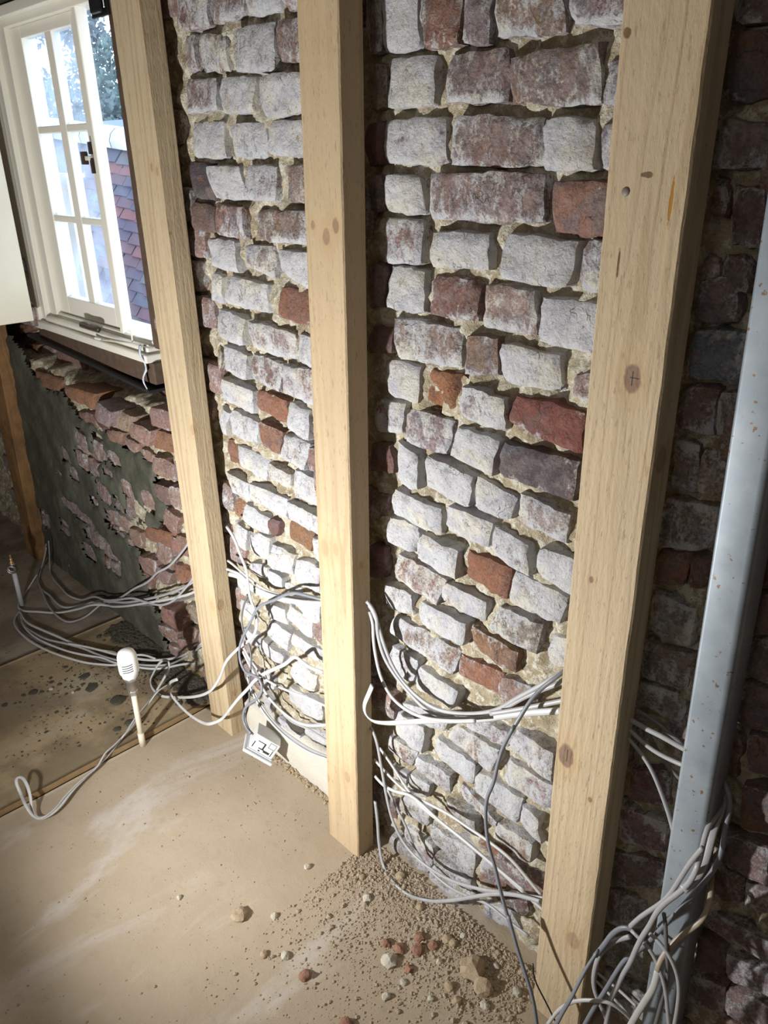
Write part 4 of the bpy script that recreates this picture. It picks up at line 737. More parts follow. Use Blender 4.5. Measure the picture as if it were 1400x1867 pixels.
# ---------------------------------------------------------------- bricks
TONE = dict(R=(0.28, 0.145, 0.10), r=(0.26, 0.165, 0.135), p=(0.33, 0.23, 0.195), P=(0.30, 0.215, 0.215), B=(0.235, 0.235, 0.275),
            b=(0.20, 0.235, 0.315), W=(0.42, 0.33, 0.30), G=(0.40, 0.345, 0.27), g=(0.36, 0.345, 0.285), D=(0.20, 0.105, 0.09),
            X=(0.29, 0.13, 0.062), S=(0.235, 0.075, 0.055), K=(0.075, 0.065, 0.08))
def brick_mesh(quad, y, seed, depth=0.045, broken=0.0):
    TL, TR, BRr, BL = [Vector((quad[2 * i], 0, quad[2 * i + 1])) for i in range(4)]
    W = ((TR - TL).length + (BRr - BL).length) / 2; H = ((TL - BL).length + (TR - BRr).length) / 2
    nu = max(5, min(20, int(W / 0.011))); nv = max(4, min(10, int(H / 0.011)))
    us = [0, 0.35 / nu] + [i / nu for i in range(1, nu)] + [1 - 0.35 / nu, 1]
    vs = [0, 0.35 / nv] + [i / nv for i in range(1, nv)] + [1 - 0.35 / nv, 1]
    v, f = [], []; nu1 = len(us); ev = []
    c = (TL + TR + BRr + BL) / 4
    ty = random.uniform(-0.004, 0.004); tz = random.uniform(-0.004, 0.004)
    for b in vs:
        for a in us:
            p = (TL * (1 - a) + TR * a) * (1 - b) + (BL * (1 - a) + BRr * a) * b
            e = min(a * W, (1 - a) * W, b * H, (1 - b) * H)              # metres to the nearest edge
            ec = min(a * W, (1 - a) * W) ** 2 + min(b * H, (1 - b) * H) ** 2
            wob = 0.0042 * n1(p.x * 62, seed, p.z * 62) + 0.0032 * n1(p.x * 20, seed + 5, p.z * 20)
            q = p.copy()
            if e < 0.001:
                q += (p - c).normalized() * (wob + 0.0022)
            if ec < 0.00006: q += (c - p).normalized() * 0.0028 * (0.6 + n1(p.x * 31, seed, p.z * 31))            # worn corners
            rnd = (0.0042 + 0.003 * n1(p.x * 40, seed + 3, p.z * 40)) * math.exp(-e / 0.0028) + 0.0025 * math.exp(-ec / 0.00004)
            rel = 0.0048 * fbm((p.x * 30, seed * 3.1, p.z * 30), 4) + 0.0016 * n1(p.x * 95, seed, p.z * 95)
            hole = broken * max(0.0, fbm((p.x * 16, seed + 9.0, p.z * 16), 2) + 0.25) * 0.03
            yy = y + rnd - rel + hole + ty * (a - 0.5) * 2 + tz * (b - 0.5) * 2
            v.append((q.x, yy, q.z)); ev.append(min(1.0, math.exp(-e / 0.006) + 0.6 * math.exp(-(1 - b) * H / 0.008)))
    nb = len(vs)
    for j in range(nb - 1):
        for i in range(nu1 - 1):
            k = j * nu1 + i; f.append((k, k + nu1, k + nu1 + 1, k + 1))
    ring = [j * nu1 for j in range(nb)] + [(nb - 1) * nu1 + i for i in range(1, nu1)] + [j * nu1 + nu1 - 1 for j in range(nb - 2, -1, -1)] + [i for i in range(nu1 - 2, 0, -1)]
    m = len(ring); base = len(v); v += [v[k] for k in ring]; last = [base + k for k in range(m)]
    for s, dy in enumerate((0.012, depth)):
        base = len(v)
        for k in list(ring):
            x, yy, z = v[k]; o = Vector((x, 0, z)) - c
            g = 0.0015 * (s + 1) if s == 0 else 0.004
            jit = 0.0016 * n1(x * 80, dy * 90 + seed, z * 80)
            o = o * (1 + (g + jit) / max(o.length, 0.01))
            v.append((c.x + o.x, y + dy, c.z + o.z))
        for k in range(m):
            a, b2 = last[k], last[(k + 1) % m]
            f.append((a, b2, base + (k + 1) % m, base + k))
        last = [base + k for k in range(m)]
    v = [(x - c.x, yy - y, z - c.z) for x, yy, z in v]
    me = mesh('brick', v, [q[::-1] for q in f], True)
    ev += [0.45] * (len(v) - len(ev)); me.attributes.new('edge', 'FLOAT', 'POINT').data.foreach_set('value', ev)
    me.update(); return me, (c.x, y, c.z)
def jitter(c, s=0.12): return tuple(max(0.01, x * random.uniform(1 - s, 1 + s)) for x in c)
occ = np.zeros((600, 500), bool)                                         # 1 cm map of what is already laid
def mark(q, test=False):
    xs, zs = q[0::2], q[1::2]
    i0, i1 = int((min(xs) + 4.5) * 100), int((max(xs) + 4.5) * 100) + 1; k0, k1 = int((min(zs) + .2) * 100), int((max(zs) + .2) * 100) + 1
    if test: return occ[max(0, i0):i1, max(0, k0):k1].mean() if i1 > 0 else 1
    occ[max(0, i0):i1, max(0, k0):k1] = True
nb_ = 0
for line in BRICKS.strip().splitlines():
    p = line.split(); q = [float(a) for a in p[3:11]]; under = p[11] == '1'
    code, w, y = p[0], float(p[1]), float(p[2])
    y += random.uniform(-0.004, 0.005) if not under else 0.0
    if code in 'X' and not under: y += 0.005
    me, c = brick_mesh(q, y, nb_ * 1.37, 0.05 if not under else 0.09, 1.0 if (code == 'X' and w < 0.05) else 0.0)
    b = link('brick', me, M['brick'], wall); b.location = c
    b.color = (*jitter(TONE[code]), w if not under else max(0.0, w - 0.14))
    if under or code in 'XS': b.pass_index = 1
    if under: b.color = (*[c_ * 0.6 + d_ * 0.4 for c_, d_ in zip(b.color[:3], (0.40, 0.18, 0.10))], b.color[3])
    mark(q); nb_ += 1
# the bricks behind posts, above and beside the frame: joined, they cannot be picked apart from here
fv, ff = [], []
for r in range(30):
    z0 = 0.01 + r * 0.076; x = -3.3 + (r % 2) * 0.06
    while x < 0.6:
        L = random.choice((0.105, 0.215, 0.105, 0.215)); q = [x, z0 + 0.064, x + L, z0 + 0.064, x + L, z0, x, z0]
        x += L + 0.013
        cx = x - L / 2
        if -2.76 < cx < -1.70 and z0 > 0.75: continue
        if mark(q, True) > 0.12: continue
        y = wall_y(cx) + random.uniform(-0.002, 0.006)
        me, c = brick_mesh(q, y, r * 3.3 + x); b0 = len(fv)
        fv += [(a.co.x + c[0], a.co.y + c[1], a.co.z + c[2]) for a in me.vertices]
        ff += [tuple(k + b0 for k in pl.vertices) for pl in me.polygons]
        bpy.data.meshes.remove(me); mark(q)
fo = stuff(link('rear_brickwork', mesh('rear_brickwork', fv, ff, True), M['brick'], wall)); fo.color = (0.33, 0.2, 0.16, 0.4)

# dark wet render spread over the bricks under the window, with bricks still showing through
HOLES = [(-2.421,0.667,0.044,0.036),(-2.297,0.661,0.048,0.058),(-2.195,0.653,0.05,0.026),(-2.412,0.587,0.092,0.045),(-2.588,0.563,0.036,0.029),(-2.255,0.593,0.031,0.014),(-2.329,0.501,0.053,0.038),(-2.137,0.562,0.045,0.035),(-2.41,0.445,0.032,0.016),(-2.223,0.489,0.034,0.03),(-2.005,0.561,0.042,0.039),(-2.107,0.497,0.073,0.05),(-2.621,0.348,0.091,0.029),(-2.534,0.339,0.09,0.024),(-2.261,0.409,0.087,0.045),(-2.542,0.505,0.034,0.027),(-2.433,0.281,0.118,0.036),(-2.144,0.407,0.07,0.05),(-2.927,0.202,0.054,0.05),(-2.739,0.232,0.05,0.035),(-2.539,0.198,0.06,0.034),(-2.356,0.229,0.067,0.05)]
EDGE_PTS = [(-3.0,0.94),(-2.866,0.935),(-2.805,0.89),(-2.792,0.845),(-2.684,0.815),(-2.644,0.79),(-2.526,0.80),(-2.468,0.77),(-2.402,0.735),(-2.246,0.73),(-2.186,0.722),(-2.087,0.712),(-1.996,0.706),(-1.925,0.71),(-1.945,0.655),(-1.935,0.598),(-1.884,0.585),(-1.93,0.522),(-1.98,0.49),(-2.092,0.44),(-2.166,0.37),(-2.111,0.353),(-2.151,0.285),(-2.115,0.246),(-2.102,0.175),(-2.029,0.153),(-2.062,0.074),(-2.026,-0.02),(-3.0,-0.02)]
def inside(x, z, P):
    c = False; j = len(P) - 1
    for i in range(len(P)):
        (xi, zi), (xj, zj) = P[i], P[j]
        if (zi > z) != (zj > z) and x < (xj - xi) * (z - zi) / (zj - zi) + xi: c = not c
        j = i
    return c
def render_coat():
    step = 0.0075; v, f = [], []; xs = np.arange(-3.0, -1.86, step); zs = np.arange(-0.01, 0.95, step); idx = {}
    def solid(x, z):
        dx = 0.018 * fbm((x * 20, z * 20, 1.0), 3); dz = 0.016 * fbm((x * 20, z * 20, 8.0), 3)
        if not inside(x + dx, z + dz, EDGE_PTS): return False
        for cx, cz, a, b in HOLES:
            ux, uz = (x - cx) / a, (z - cz) / b
            if ux ** 4 + uz ** 4 < 0.7 + 0.8 * fbm((x * 30, z * 30, 4.0), 3): return False
        return True
    keep = [[solid(x, z) for x in xs] for z in zs]
    def vid(i, j):
        if (i, j) in idx: return idx[(i, j)]
        x, z = xs[i], zs[j]
        n = sum(keep[b][a] for a in range(i - 2, i + 2) for b in range(j - 2, j + 2) if 0 <= a < len(xs) and 0 <= b < len(zs)) / 16
        y = wall_y(x) - 0.009 + 0.022 * (1 - min(1, n * 1.15)) - 0.007 * fbm((x * 11, z * 11, 2.0), 4) - 0.002 * n1(x * 60, z * 60, 0)
        idx[(i, j)] = len(v); v.append((x, y, z)); return idx[(i, j)]
    for j in range(len(zs) - 1):
        for i in range(len(xs) - 1):
            if keep[j][i]: f.append((vid(i, j), vid(i + 1, j), vid(i + 1, j + 1), vid(i, j + 1)))
    o = link('render_coat', mesh('render_coat', v, f, True), M['render'], wall); o['label'] = 'dark grey wet render smeared over the bricks under the window'
render_coat()
def slab_patch(name, x0, x1, z0, z1, y, mat, amp, parent):
    n = 26; v, f = [], []
    for j in range(n + 1):
        for i in range(n + 1):
            a, b = i / n, j / n; e = min(a, 1 - a, 1 - b)
            x = x0 + (x1 - x0) * a; z = z0 + (z1 - z0) * b * (0.78 + 0.22 * a) + 0.012 * n1(x * 24, b * 3, 4)
            v.append((x, y - amp * fbm((x * 20, z * 20, 3), 3) + (0.03 if e < 0.001 else 0), z))
    for j in range(n):
        for i in range(n):
            k = j * (n + 1) + i; f.append((k, k + 1, k + n + 2, k + n + 1))
    return link(name, mesh(name, v, f, True), mat, parent)
pl = slab_patch('plinth_plaster', -1.56, -1.06, -0.01, 0.135, 0.0, M['plinth'], 0.004, wall)
pl['label'] = 'smooth pale plaster left along the foot of the wall behind the loose socket'

# the rest of the room, out of frame
struct(box('ceiling', (-4.5, -4.2, 2.28), (2.2, 0.3, 2.36), M['room']))
struct(box('wall_left', (-4.5, -4.2, -0.05), (-4.4, 0.3, 2.3), M['dark_wall']))
struct(box('wall_right', (2.1, -4.2, -0.05), (2.2, 0.3, 2.3), M['room']))
struct(box('wall_front', (-4.5, -4.2, -0.05), (2.2, -4.1, 2.3), M['room']))

# ---------------------------------------------------------------- window
win = bpy.data.objects.new('window_1', None); COL.objects.link(win); win.location = (-2.3, 0.09, 1.0); struct(win)
WL = Vector(win.location)
def wbox(name, lo, hi, mat, parent=None, bevel=0.002):
    lo = Vector(lo) - WL; hi = Vector(hi) - WL
    return box(name, lo, hi, mat, parent or win, bevel)
fm = M['frame_paint']; ext_white = plain('white_masonry_paint', (0.86, 0.87, 0.88), 0.8, 0.03, 6)
bm = bmesh.new()
def fb(lo, hi, bv=0.002): bm_box(bm, Vector(lo) - WL, Vector(hi) - WL, bv)
fb((-2.705, 0.055, 0.99), (-2.655, 0.135, 1.90)); fb((-2.657, 0.066, 1.0), (-2.625, 0.135, 1.90)); fb((-2.627, 0.082, 1.0), (-2.57, 0.135, 1.90))
from_bm('left_jamb', bm, fm, win)
wbox('outer_reveal', (-2.80, 0.128, 0.90), (-2.718, 0.233, 1.98), ext_white)
bm = bmesh.new(); fb((-2.657, 0.060, 1.862), (-1.90, 0.135, 1.888)); fb((-2.57, 0.080, 1.842), (-1.95, 0.135, 1.864)); from_bm('head', bm, fm, win)
bm = bmesh.new(); fb((-2.139, 0.084, 1.045), (-2.118, 0.116, 1.846), 0.003); from_bm('mullion', bm, fm, win)
wbox('right_jamb', (-1.953, 0.085, 1.03), (-1.885, 0.135, 1.87), M['sill_wood'])
bm = bmesh.new(); fb((-2.66, 0.048, 0.995), (-1.935, 0.20, 1.018), 0.004); fb((-2.62, 0.062, 1.016), (-1.945, 0.20, 1.036), 0.004); fb((-2.59, 0.085, 1.03), (-1.95, 0.20, 1.050), 0.003); from_bm('window_sill', bm, fm, win)
wbox('sill_timber', (-2.70, 0.062, 0.935), (-1.925, 0.20, 0.996), M['sill_wood'], None, 0.004)
bm = bmesh.new()
vs = [Vector(p) - WL for p in ((-2.76, 0.042, 0.962), (-2.76, 0.12, 0.962), (-1.93, 0.12, 0.922), (-1.93, 0.042, 0.922), (-2.76, 0.042, 0.954), (-2.76, 0.12, 0.954), (-1.93, 0.12, 0.914), (-1.93, 0.042, 0.914))]
link('damp_course_strip', mesh('damp_course_strip', vs, [(0, 1, 2, 3), (7, 6, 5, 4), (0, 3, 7, 4), (1, 0, 4, 5), (3, 2, 6, 7), (2, 1, 5, 6)]), M['dpc'], win)
# sash with six panes
sash = bpy.data.objects.new('sash', None); COL.objects.link(sash); sash.parent = win
def sb(name, lo, hi, mat, bevel=0.002): return box(name, Vector(lo) - WL, Vector(hi) - WL, mat, sash, bevel)
def glass_mat(name, haze, tint):
    t = NT(name); nt = t.t; out = nt.nodes['Material Output']
    tr = t.n('BsdfTransparent'); tr.inputs[0].default_value = (*tint, 1)
    tl = t.n('BsdfTranslucent'); tl.inputs[0].default_value = (0.62, 0.74, 0.92, 1)
    gl = t.n('BsdfGlossy'); gl.inputs['Roughness'].default_value = 0.03
    p = t.n('NewGeometry').outputs['Position']
    f = t.math('MULTIPLY', t.ramp(t.noise(p, 9, 4), 0.2, 0.8), haze)
    m1 = t.n('MixShader'); t.l(f, m1.inputs[0]); t.l(tr.outputs[0], m1.inputs[1]); t.l(tl.outputs[0], m1.inputs[2])
    m2 = t.n('MixShader'); m2.inputs[0].default_value = 0.04; t.l(m1.outputs[0], m2.inputs[1]); t.l(gl.outputs[0], m2.inputs[2])
    t.l(m2.outputs[0], out.inputs['Surface']); return t.m
M['dusty_glass'] = glass_mat('dusty_glass', 0.42, (0.93, 0.96, 1.0)); M['clear_glass'] = glass_mat('clear_glass', 0.05, (0.97, 0.98, 1.0))
sb('sash_stile', (-2.568, 0.098, 1.052), (-2.503, 0.130, 1.842), fm); sb('sash_stile', (-2.181, 0.098, 1.052), (-2.140, 0.122, 1.842), fm)
sb('sash_rail', (-2.504, 0.098, 1.812), (-2.180, 0.130, 1.842), fm); sb('sash_rail', (-2.504, 0.098, 1.052), (-2.180, 0.130, 1.108), fm)
GX = ((-2.503, -2.350), (-2.312, -2.181)); GZ = ((1.108, 1.333), (1.350, 1.573), (1.590, 1.812))
sb('glazing_bar', (-2.351, 0.100, 1.107), (-2.311, 0.126, 1.813), fm)
for z in (1.3415, 1.5815):
    for a, b in GX: sb('glazing_bar', (a - 0.001, 0.101, z - 0.0095), (b + 0.001, 0.126, z + 0.0095), fm, 0.003)
for gx in GX:
    for gz in GZ: sb('pane', (gx[0] - .004, 0.112, gz[0] - .004), (gx[1] + .004, 0.115, gz[1] + .004), M['dusty_glass'], 0)
wbox('pane', (-2.120, 0.100, 1.046), (-1.951, 0.103, 1.848), M['clear_glass'], None, 0)
sb('latch', (-2.160, 0.082, 1.515), (-2.150, 0.100, 1.545), M['latch']); sb('latch', (-2.186, 0.070, 1.490), (-2.172, 0.086, 1.522), M['latch']); sb('latch', (-2.156, 0.080, 1.468), (-2.147, 0.100, 1.505), M['latch']); sb('latch', (-2.176, 0.076, 1.500), (-2.150, 0.090, 1.511), M['frame_paint'])
# ragged foam beside the right jamb and torn plastic at the sill corner
v, f = [], []
for k in range(60):
    z = 1.06 + 0.52 * k / 59; w = 0.012 + 0.012 * max(0, n1(z * 18, 1, 1)) + 0.006 * n1(z * 70, 2, 0)
    for dx, dy in ((0, 0), (-w, 0.004), (-w * .8, 0.02), (0, 0.02)): v.append(Vector((-1.953 + dx, 0.092 + dy, z)) - WL)
for k in range(59):
    for a in range(4): f.append((k * 4 + a, k * 4 + (a + 1) % 4, k * 4 + 4 + (a + 1) % 4, k * 4 + 4 + a))
link('foam_bead', mesh('foam_bead', v, f), M['foam'], win)
v, f = [], []
for k in range(16):
    z = 1.045 - 0.13 * k / 15; w = 0.016 * (1 - 0.35 * k / 15) + 0.006 * n1(z * 60, 5, 0)
    y = 0.046 - 0.006 * math.sin(k * 0.7)
    for dx, dy in ((0, 0), (w, -0.004), (w, 0), (0, 0.004)): v.append((-1.956 + dx + 0.004 * n1(z * 30, 9, 9), y + dy, z))
for k in range(15):
    for a in range(4): f.append((k * 4 + a, k * 4 + (a + 1) % 4, k * 4 + 4 + (a + 1) % 4, k * 4 + 4 + a))
tag(link('plastic_scrap', mesh('plastic_scrap', v, f, True), M['rag']), 'torn pale blue plastic strip hanging from the right end of the window sill', 'plastic')
def stick(name, a, b, r, mat, label, cat, seg=7, lumpy=0.0):
    a, b = Vector(a), Vector(b); n = 10; pts = [a.lerp(b, k / n) + Vector((0, 0, lumpy * n1(k, a.x * 9, 0))) for k in range(n + 1)]
    return tag(tube(name, pts, r, r * 0.7, mat, None, seg), label, cat)
stick('window_stay', (-2.358, 0.066, 1.045), (-2.238, 0.066, 1.045), 0.009, M['latch'], 'short dark stay lying on the white window sill below the sash', 'window stay', 8, 0.006)
stick('stay_pin', (-2.046, 0.072, 1.034), (-2.046, 0.072, 1.066), 0.003, M['frame_paint'], 'small upright pin on the window sill at the foot of the right light', 'pin')
stick('wood_splinter', (-2.20, 0.052, 1.022), (-1.95, 0.070, 1.04), 0.0025, M['pipe'], 'long yellowish splinter lying on the right half of the window sill', 'splinter')
stick('wood_splinter', (-2.24, 0.05, 1.022), (-2.15, 0.064, 1.022), 0.004, M['frame_paint'], 'short white flake of paint on the edge of the window sill', 'splinter')
# white board square to the wall, left of the window; lintel; black strap
tag(box('reveal_board', (-2.60, -0.11, 1.034), (-2.58, 0.010, 2.27), M['white_paint'], None, 0.002), 'tall cream painted board standing out from the wall left of the window', 'board')
tag(box('lintel', (-2.85, 0.020, 1.892), (-1.70, 0.15, 2.06), M['dark_wood'], None, 0.006), 'blackened timber lintel over the window', 'lintel')
bm = bmesh.new()
for z in (1.795, 1.835, 1.875, 1.915): bm_box(bm, (-1.955, 0.045, z), (-1.875, 0.052, z + 0.016), 0.002)
for x in (-1.955, -1.922, -1.889): bm_box(bm, (x, 0.0445, 1.795), (x + 0.016, 0.0515, 1.935), 0.002)
bm_box(bm, (-1.935, 0.030, 1.80), (-1.885, 0.044, 1.935), 0.006)
tag(from_bm('fixing_strap', bm, M['black']), 'black perforated metal strap at the top right of the window', 'strap')

# ---------------------------------------------------------------- outside
ext = plain('white_render_wall', (0.86, 0.87, 0.90), 0.9, 0.03, 4)
def hbox(name, lo, hi, mat, parent, bevel=0.0):
    L = Vector(parent.location); return box(name, Vector(lo) - L, Vector(hi) - L, mat, parent, bevel)
lb = thing('white_pier', 'white painted flat topped pier outside, behind the lower right panes of the sash', 'pier', (-3.8, 0.74, -2.6))
hbox('shaft', (-4.05, 0.69, -2.6), (-3.72, 0.765, 1.43), ext, lb); hbox('coping', (-4.07, 0.68, 1.43), (-3.70, 0.77, 1.447), ext, lb)
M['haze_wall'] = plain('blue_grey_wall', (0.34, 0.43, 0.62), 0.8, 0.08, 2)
roof = thing('tiled_roof', 'plain tiled roof of red and purple clay tiles seen through the right light', 'roof', (-5.0, 1.927, -2.6))
RL = Vector(roof.location)
SL = -0.086; PITCH = math.radians(60)
def roof_pt(x, s, h=0.0):
    """x along the ridge, s metres down the slope, h above the slope"""
    n = Vector((0, -math.sin(PITCH), math.cos(PITCH)))
    return Vector((x, 1.927 - s * math.cos(PITCH), 1.640 + SL * (x + 5.46) - s * math.sin(PITCH))) + n * h
tile_m = []
for c in ((0.075, 0.045, 0.075), (0.055, 0.045, 0.09), (0.13, 0.052, 0.066), (0.048, 0.055, 0.10), (0.095, 0.048, 0.078), (0.075, 0.078, 0.098)):
    tile_m.append(plain('clay_tile', c, 0.8, 0.3, 18, 0.003))
tv = [(-0.094, -0.06, 0), (0.094, -0.06, 0), (0.094, 0.06, 0), (-0.094, 0.06, 0), (-0.094, -0.06, 0.013), (0.0, -0.06, 0.017), (0.094, -0.06, 0.013), (0.094, 0.06, 0.010), (0, 0.06, 0.013), (-0.094, 0.06, 0.010)]
tf = [(3, 2, 1, 0), (4, 5, 8, 9), (5, 6, 7, 8), (0, 1, 6, 5, 4), (2, 3, 9, 8, 7), (1, 2, 7, 6), (3, 0, 4, 9)]
tmeshes = []
for m_ in tile_m:
    me = mesh('roof_tile', tv, tf); me.materials.append(m_); tmeshes.append(me)
ax = (roof_pt(1, 0) - roof_pt(0, 0)).normalized(); up = (roof_pt(0, 0) - roof_pt(0, 1)).normalized(); nn = ax.cross(up)
Rm = Matrix((ax, up, nn)).transposed().to_4x4()
for r in range(25):
    for c in range(11):
        x = -5.75 + 0.2 * c - 0.0 * r + (0.1 if r % 2 else 0) + random.uniform(-.006, .006)
        o = bpy.data.objects.new('roof_tile', random.choices(tmeshes, (3, 3, 2, 2, 3, 1))[0]); COL.objects.link(o); o.parent = roof
        p = roof_pt(x, 0.14 + 0.07 * r + random.uniform(-.004, .004), 0.006 + random.uniform(0, .007))
        o.matrix_local = Matrix.Translation(p - RL) @ Rm @ Matrix.Rotation(-0.12 + random.uniform(-.02, .02), 4, 'X') @ Matrix.Rotation(random.uniform(-.015, .015), 4, 'Z')
v = [roof_pt(x, s, h) - RL for h in (-0.01, -0.08) for s in (0.02, 2.2) for x in (-7.2, -3.2)]
link('roof_slab', mesh('roof_slab', v, [(0, 1, 3, 2), (4, 6, 7, 5), (0, 4, 5, 1), (2, 3, 7, 6), (0, 2, 6, 4), (1, 5, 7, 3)]), tile_m[1], roof)
M['ridge'] = plain('lichened_ridge', (0.50, 0.55, 0.62), 0.9, 0.25, 14, 0.004)
for k in range(8):
    x0 = -6.9 + k * 0.46; v, f = [], []
    for i in range(2):
        for a in range(9):
            th = math.radians(-25 + 230 * a / 8 - 0); p = roof_pt(x0 + 0.45 * i, 0.0)
            v.append(p + Vector((0, -0.105 * math.cos(th), 0.095 * math.sin(th) - 0.03)) - RL)
    for a in range(8): f.append((a, a + 1, 9 + a + 1, 9 + a))
    f.append(tuple(range(9))); f.append(tuple(range(9, 18))[::-1])
    link('ridge_tile', mesh('ridge_tile', v, f, True), M['ridge'], roof)
hbox('gable_wall', (-7.0, 1.95, -2.6), (-3.3, 2.2, 0.9), M['haze_wall'], roof)
fr = thing('blue_roof', 'plain blue roof strip just above the tiled ridge', 'roof', (-8.2, 3.6, -2.6))
hbox('roof_sheet', (-9.6, 3.3, 1.2), (-7.4, 4.6, 1.875), plain('blue_sheet', (0.16, 0.24, 0.52), 0.6, 0.05), fr)
hbox('wall', (-9.5, 3.4, -2.6), (-7.5, 4.5, 1.2), M['haze_wall'], fr)
def leaf_mat(name, a, b):
    t = NT(name); rnd = t.noise(pos(t), 3.0, 3)
    col = t.mix(rnd, a, b); nt = t.t; out = nt.nodes['Material Output']
    df = t.n('BsdfDiffuse'); tl = t.n('BsdfTranslucent'); t.l(col, df.inputs[0]); t.l(col, tl.inputs[0])
    m = t.n('MixShader'); m.inputs[0].default_value = 0.4; t.l(df.outputs[0], m.inputs[1]); t.l(tl.outputs[0], m.inputs[2]); t.l(m.outputs[0], out.inputs['Surface'])
    return t.m
def tree(label, base, blobs, n, size, mat):
    root = thing('tree', label, 'tree', base, None); v, f = [], []
    B = Vector(base)
    wsum = [b[3] ** 2 for b in blobs]
    for _ in range(n):
        cx, cy, cz, r = random.choices(blobs, wsum)[0]
        d = Vector((random.gauss(0, 1), random.gauss(0, 1), random.gauss(0, 1))).normalized() * r * random.random() ** 0.45
        p = Vector((cx, cy, cz)) + d - B
        a = Vector((random.gauss(0, 1), random.gauss(0, 1), random.gauss(0, 1))).normalized(); b = a.orthogonal().normalized(); s = size * random.uniform(.6, 1.3)
        k = len(v); v += [p - a * s, p + b * s * .5, p + a * s, p - b * s * .5]; f.append((k, k + 1, k + 2, k + 3))
    stuff(link('foliage', mesh('foliage', v, f), mat, root))
    top = max(b[2] for b in blobs)
    tube('trunk', [(0, 0, 0), (0.05, 0.02, (top - base[2]) * .5), (0, 0, (top - base[2]) * .9)], 0.16, 0.16, M['dark_wood'], root, 8, Vector((1, 0, 0)))
LM = leaf_mat('hazy_leaf', (0.115, 0.185, 0.185), (0.235, 0.33, 0.345)); LM2 = leaf_mat('hazy_grey_leaf', (0.16, 0.21, 0.25), (0.30, 0.37, 0.42))  # bluish haze and glass glare are mixed into these leaf colours
tree('dense grey green tree behind the tiled roof, filling the middle of the right light', (-11.0, 5.0, -2.6), [(-10.9, 5.0, 1.6, .9), (-11.2, 5.4, 2.4, .9), (-10.7, 5.3, 2.9, .55), (-11.6, 4.7, 1.9, .9), (-11.0, 5.7, 1.6, 1.0), (-11.4, 5.1, 0.8, 1.1)], 20000, 0.05, LM)
tree('loose bluish tree with sky showing between its twigs, behind the sash', (-12.0, 4.0, -2.6), [(-12.9, 3.6, 2.6, .8), (-12.0, 4.6, 3.5, .6), (-12.3, 4.1, 3.4, .55), (-11.9, 4.9, 3.0, .4), (-12.2, 4.0, 1.6, 1.1), (-12.1, 5.0, 3.75, .35)], 9000, 0.05, LM2)
M['lawn'] = plain('yard_ground', (0.20, 0.20, 0.18), 0.9, 0.2, 1)
struct(box('yard', (-30, 0.36, -2.75), (6, 30, -2.6), M['lawn']))

# ---------------------------------------------------------------- timber posts
def post(label, xb, xt, yf, yb, mat, z0=0.0, z1=2.275, wob=0.0012, group=None):
    ox, oy = (xb[0] + xb[1]) / 2, (yf + yb) / 2; v, f = [], []; n = 120
    ch = 0.0025
    for k in range(n + 1):
        z = z0 + (z1 - z0) * k / n; t = (z - z0) / (2.275 - z0)
        a = xb[0] + (xt[0] - xb[0]) * t; b = xb[1] + (xt[1] - xb[1]) * t
        w = [wob * n1(z * 25, s * 7.7, ox * 5) for s in range(4)]
        sec = [(a + ch + w[0], yf), (b - ch + w[1], yf), (b + w[1], yf + ch), (b + w[2] * .5, yb - ch), (b - ch, yb), (a + ch, yb), (a + w[3], yb - ch), (a + w[0], yf + ch)]
        v += [(x - ox, y - oy, z - z0) for x, y in sec]
    for k in range(n):
        for s in range(8): f.append((k * 8 + s, k * 8 + (s + 1) % 8, k * 8 + 8 + (s + 1) % 8, k * 8 + 8 + s))
    f.append(tuple(range(8))[::-1]); f.append(tuple(n * 8 + s for s in range(8)))
    o = link('timber_post', mesh('timber_post', v, f), mat); o.location = (ox, oy, z0)
    return tag(o, label, 'post', group), Vector((ox, oy, z0))
def K(o, l): return [(k[0] - o[0], k[1] - o[1], k[2] - o[2]) + tuple(k[3:]) for k in l]
def ko(xb, yf, yb, z0=0.0): return ((xb[0] + xb[1]) / 2, (yf + yb) / 2, z0)
o3 = ko((-0.491, -0.392), -0.072, -0.022)
m3 = make_timber('pine_a', K(o3, [(-0.449, -0.072, 1.251, 0.0120), (-0.480, -0.072, 0.637, 0.0145), (-0.426, -0.072, 0.256, 0.0125, 0.45), (-0.405, -0.05, 1.15, 0.013, 0.6), (-0.472, -0.072, 0.96, 0.0035), (-0.430, -0.072, 0.58, 0.0035)]), (0.50, 0.395, 0.255), (0.36, 0.265, 0.15), 0.3, 120, 0, [(-0.430 - o3[0], -0.072 - o3[1], 1.451 - o3[2], 0.0026, 0.028, (0.36, 0.17, 0.02)), (-0.485 - o3[0], -0.072 - o3[1], 1.383 - o3[2], 0.0017, 0.020, (0.14, 0.075, 0.025)), (-0.462 - o3[0], -0.072 - o3[1], 1.479 - o3[2], 0.008, 0.004, (0.16, 0.11, 0.055)), (-0.505 - o3[0], -0.072 - o3[1], 1.618 - o3[2], 0.006, 0.006, (0.19, 0.125, 0.065))])
s3, O3 = post('widest pale timber post, nearest the metal post, with a cracked dark knot', (-0.491, -0.392), (-0.523, -0.423), -0.072, -0.022, m3)
for dx, dz, w_, h_ in ((0, 0, 0.0009, 0.018), (0.003, 0.001, 0.012, 0.0009)):
    box('knot_crack', Vector((-0.449 + dx - w_ / 2, -0.0723, 1.251 + dz - h_ / 2)) - O3, Vector((-0.449 + dx + w_ / 2, -0.0715, 1.251 + dz + h_ / 2)) - O3, M['slot'], s3)
box('knot_crack', Vector((-0.4785, -0.0723, 0.627)) - O3, Vector((-0.4775, -0.0715, 0.650)) - O3, M['slot'], s3)
o2 = ko((-1.091, -0.985), -0.075, -0.025)
